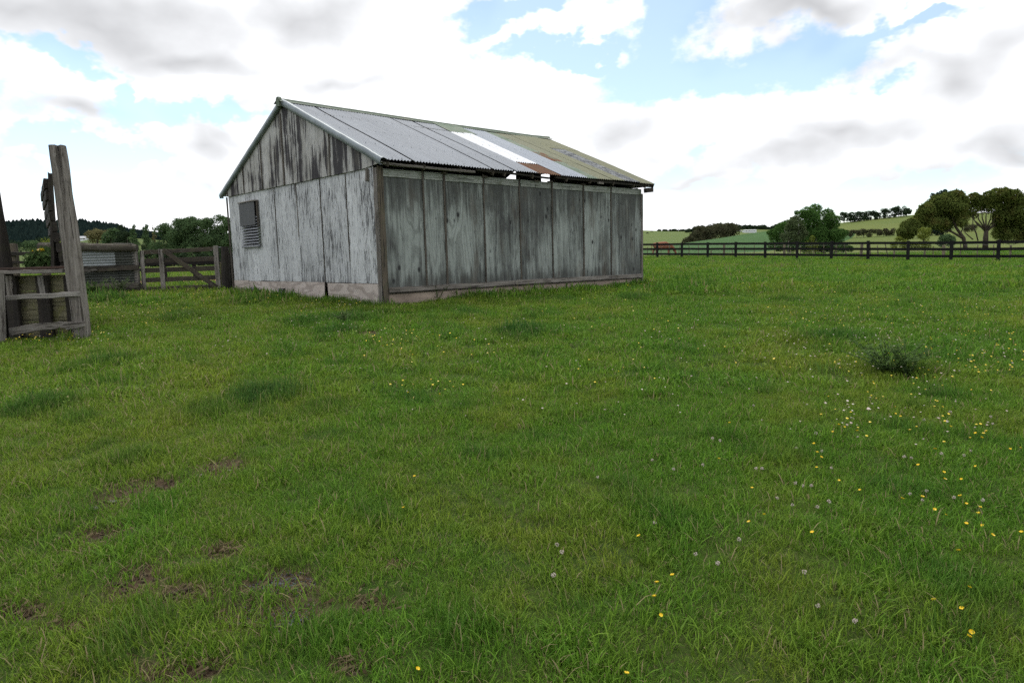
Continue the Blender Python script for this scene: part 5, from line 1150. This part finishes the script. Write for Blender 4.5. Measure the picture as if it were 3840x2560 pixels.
thistle(3400, 1412, .42, 10, 'taller thistle stem beside the large thistle clump', mat=L_THISTLE, wid=.9, leaf=.06)
thistle(440, 1110, .55, 14, 'bushy grey green weed below the pen wall logs', 'nettle', L_PALE, .9, .11)
thistle(360, 1115, .45, 12, 'leafy weed between the leaning post and the bottom log', 'nettle', L_WEED, .9, .11)
thistle(1300, 1225, .3, 10, 'low flowering weed clump in front of the shed corner', 'dock', L_PALE, .9, .07)
thistle(1640, 1128, .35, 9, 'coarse weed tuft under the sill board', 'dock', L_WEED, .8, .09)
thistle(1700, 1120, .30, 8, 'coarse weed tuft right of the other under the sill', 'dock', L_WEED, .8, .09)
r0 = yp(150, 1000, .9)
for px, s, lab in ((190, .34, 'dark weed growing on the ramp deck beside the race planks'), (150, .20, 'low weed growing in the middle of the ramp deck')):
    pos_ = yp(px, 1003, .9); V = leaves([(pos_+Vector((0, 0, s*.4)), (s*1.1, s*.8, s*.6))], 500, .035); b = pos_
    e = empty('deck_weed', b, 0, label=lab, cat='weed'); me = mesh_quads('leaves', V, 500); me.transform(Matrix.Translation(-b)); obj('leaves', me, L_THISTLE, e)
pos_ = yp(138, 940, .8); e = empty('ragwort', pos_-Vector((0, 0, .25)), 0, label='yellow flowering ragwort above the ramp deck', cat='weed')
me = mesh_quads('blooms', leaves([(Vector((0, 0, .25)), (.09, .06, .025)), (Vector((.09, 0, .27)), (.05, .05, .02))], 120, .014), 120); obj('blooms', me, PETAL, e)
v, f = tube([(.18, 0, 0), (.05, 0, .15), (0, 0, .25)], [.005, .004, .003], 4); obj('stem', mesh_py('stem', v, f), STEM, e)
m, nt, out = new_mat('grey stone'); o_, P_, r_ = ocoord(nt); nn = noise(nt, P_, 30, 5, .7); finish(nt, out, mixc(nt, nn, (.09, .083, .075), (.19, .175, .16)), .9, bump=nn, bstr=.5); STONE = m
m, nt, out = new_mat('blue grey gravel'); g = nt.nodes.new('ShaderNodeNewGeometry'); finish(nt, out, mixc(nt, g.outputs['Random Per Island'], (.05, .055, .062), (.13, .14, .15)), .9); GRAVEL = m
def stone_v(c, r, fl, rg):
    bm = bmesh.new(); bmesh.ops.create_icosphere(bm, subdivisions=1, radius=1.0); V = [(c[0]+v.co.x*r*rg.uniform(.7, 1.2), c[1]+v.co.y*r*.75*rg.uniform(.7, 1.2), c[2]+v.co.z*r*fl) for v in bm.verts]; F = [tuple(v.index for v in f.verts) for f in bm.faces]; bm.free(); return V, F
rg = random.Random(5)
for px, py, r, lab in ((345, 1897, .055, 'pale flat stone at the left end of the bare soil'), (425, 1870, .045, 'grey stone beside the pale flat stone'), (395, 1905, .03, 'small stone right of the pale flat stone'), (750, 1772, .05, 'flat grey stone in the upper bare soil patch'), (860, 1755, .03, 'small stone at the right of the upper bare patch'), (590, 1725, .05, 'pale stone half hidden in grass above the bare soil'), (450, 2130, .03, 'bluish stone in the lower left bare patch'), (1080, 2330, .025, 'small stone among the gravel in the lower bare patch')):
    c = on_ground(px, py); V, F = stone_v((0, 0, 0), r*.72, .22, rg); o = obj('stone', mesh_py('stone', V, F), STONE, None, Matrix.Translation((c.x, c.y, c.z-.014))); tag(o, lab, 'stone')
Vv = []
for px, py, rx, ry, n in ((1060, 2180, 130, 45, 520), (1090, 2320, 130, 40, 320), (1000, 2260, 220, 80, 200), (850, 1745, 90, 30, 60)):
    for _ in range(n):
        c = on_ground(px+rg.gauss(0, rx*.5), py+rg.gauss(0, ry*.5)); Vv.append(stone_v((c.x, c.y, c.z-.018), rg.uniform(.002, .0055), .6, rg))
V, F = join(Vv)
LV = []
for cx, cy, rx, ry in BARE:
    for _ in range(90):
        x, y = cx+rg.gauss(0, rx*.6), cy+rg.gauss(0, ry*.6); z = gz(x, y)-.012+rg.uniform(0, .02); a = rg.uniform(0, PI); L = rg.uniform(.008, .03); w = rg.uniform(.0005, .0012); dx, dy = math.cos(a), math.sin(a)
        LV += [(x-dx*L-dy*w, y-dy*L+dx*w, z), (x-dx*L+dy*w, y-dy*L-dx*w, z), (x+dx*L+dy*w, y+dy*L-dx*w, z+rg.uniform(-.005, .02)), (x+dx*L-dy*w, y+dy*L+dx*w, z+rg.uniform(-.005, .02))]
tag(obj('dry_litter', mesh_quads('dry_litter', np.array(LV), len(LV)//4), leaf_mat('dead grass', (.10, .075, .04), (.30, .24, .14), .2)), 'dead grass stalks littering the bare soil patches', 'litter', kind='stuff')
Vc = []
for cx, cy, rx, ry in BARE:
    for _ in range(40):
        x, y = cx+rg.gauss(0, rx*.5), cy+rg.gauss(0, ry*.5); Vc.append(stone_v((x, y, gz(x, y)-.02), rg.uniform(.006, .02), .6, rg))
Vc, Fc = join(Vc)
o = obj('gravel', mesh_py('gravel', V, F), GRAVEL); tag(o, 'patches of fine grey gravel in the worn ground', 'gravel', kind='stuff')
m, nt, out = new_mat('dark turf clod'); pos = nt.nodes.new('ShaderNodeNewGeometry').outputs['Position']; finish(nt, out, mixc(nt, noise(nt, pos, 9, 5), (.038, .028, .018), (.10, .075, .05)), 1.0); CLOD = m
tag(obj('soil_crumbs', mesh_py('soil_crumbs', Vc, Fc), CLOD), 'dark crumbs of soil in the worn patches', 'soil', kind='stuff')
Vv = []
for cx, cy, rx, ry in MUD:
    for _ in range(46):
        x, y = cx+rg.gauss(0, rx*.45), cy+rg.gauss(0, ry*.45); Vv.append(stone_v((x, y, gz(x, y)+.03), rg.uniform(.05, .15), rg.uniform(.5, .9), rg))
V, F = join(Vv); o = obj('turf_clods', mesh_py('turf_clods', V, F), CLOD); tag(o, 'strip of trampled dark mud clods in front of the black fence', 'mud', kind='stuff')
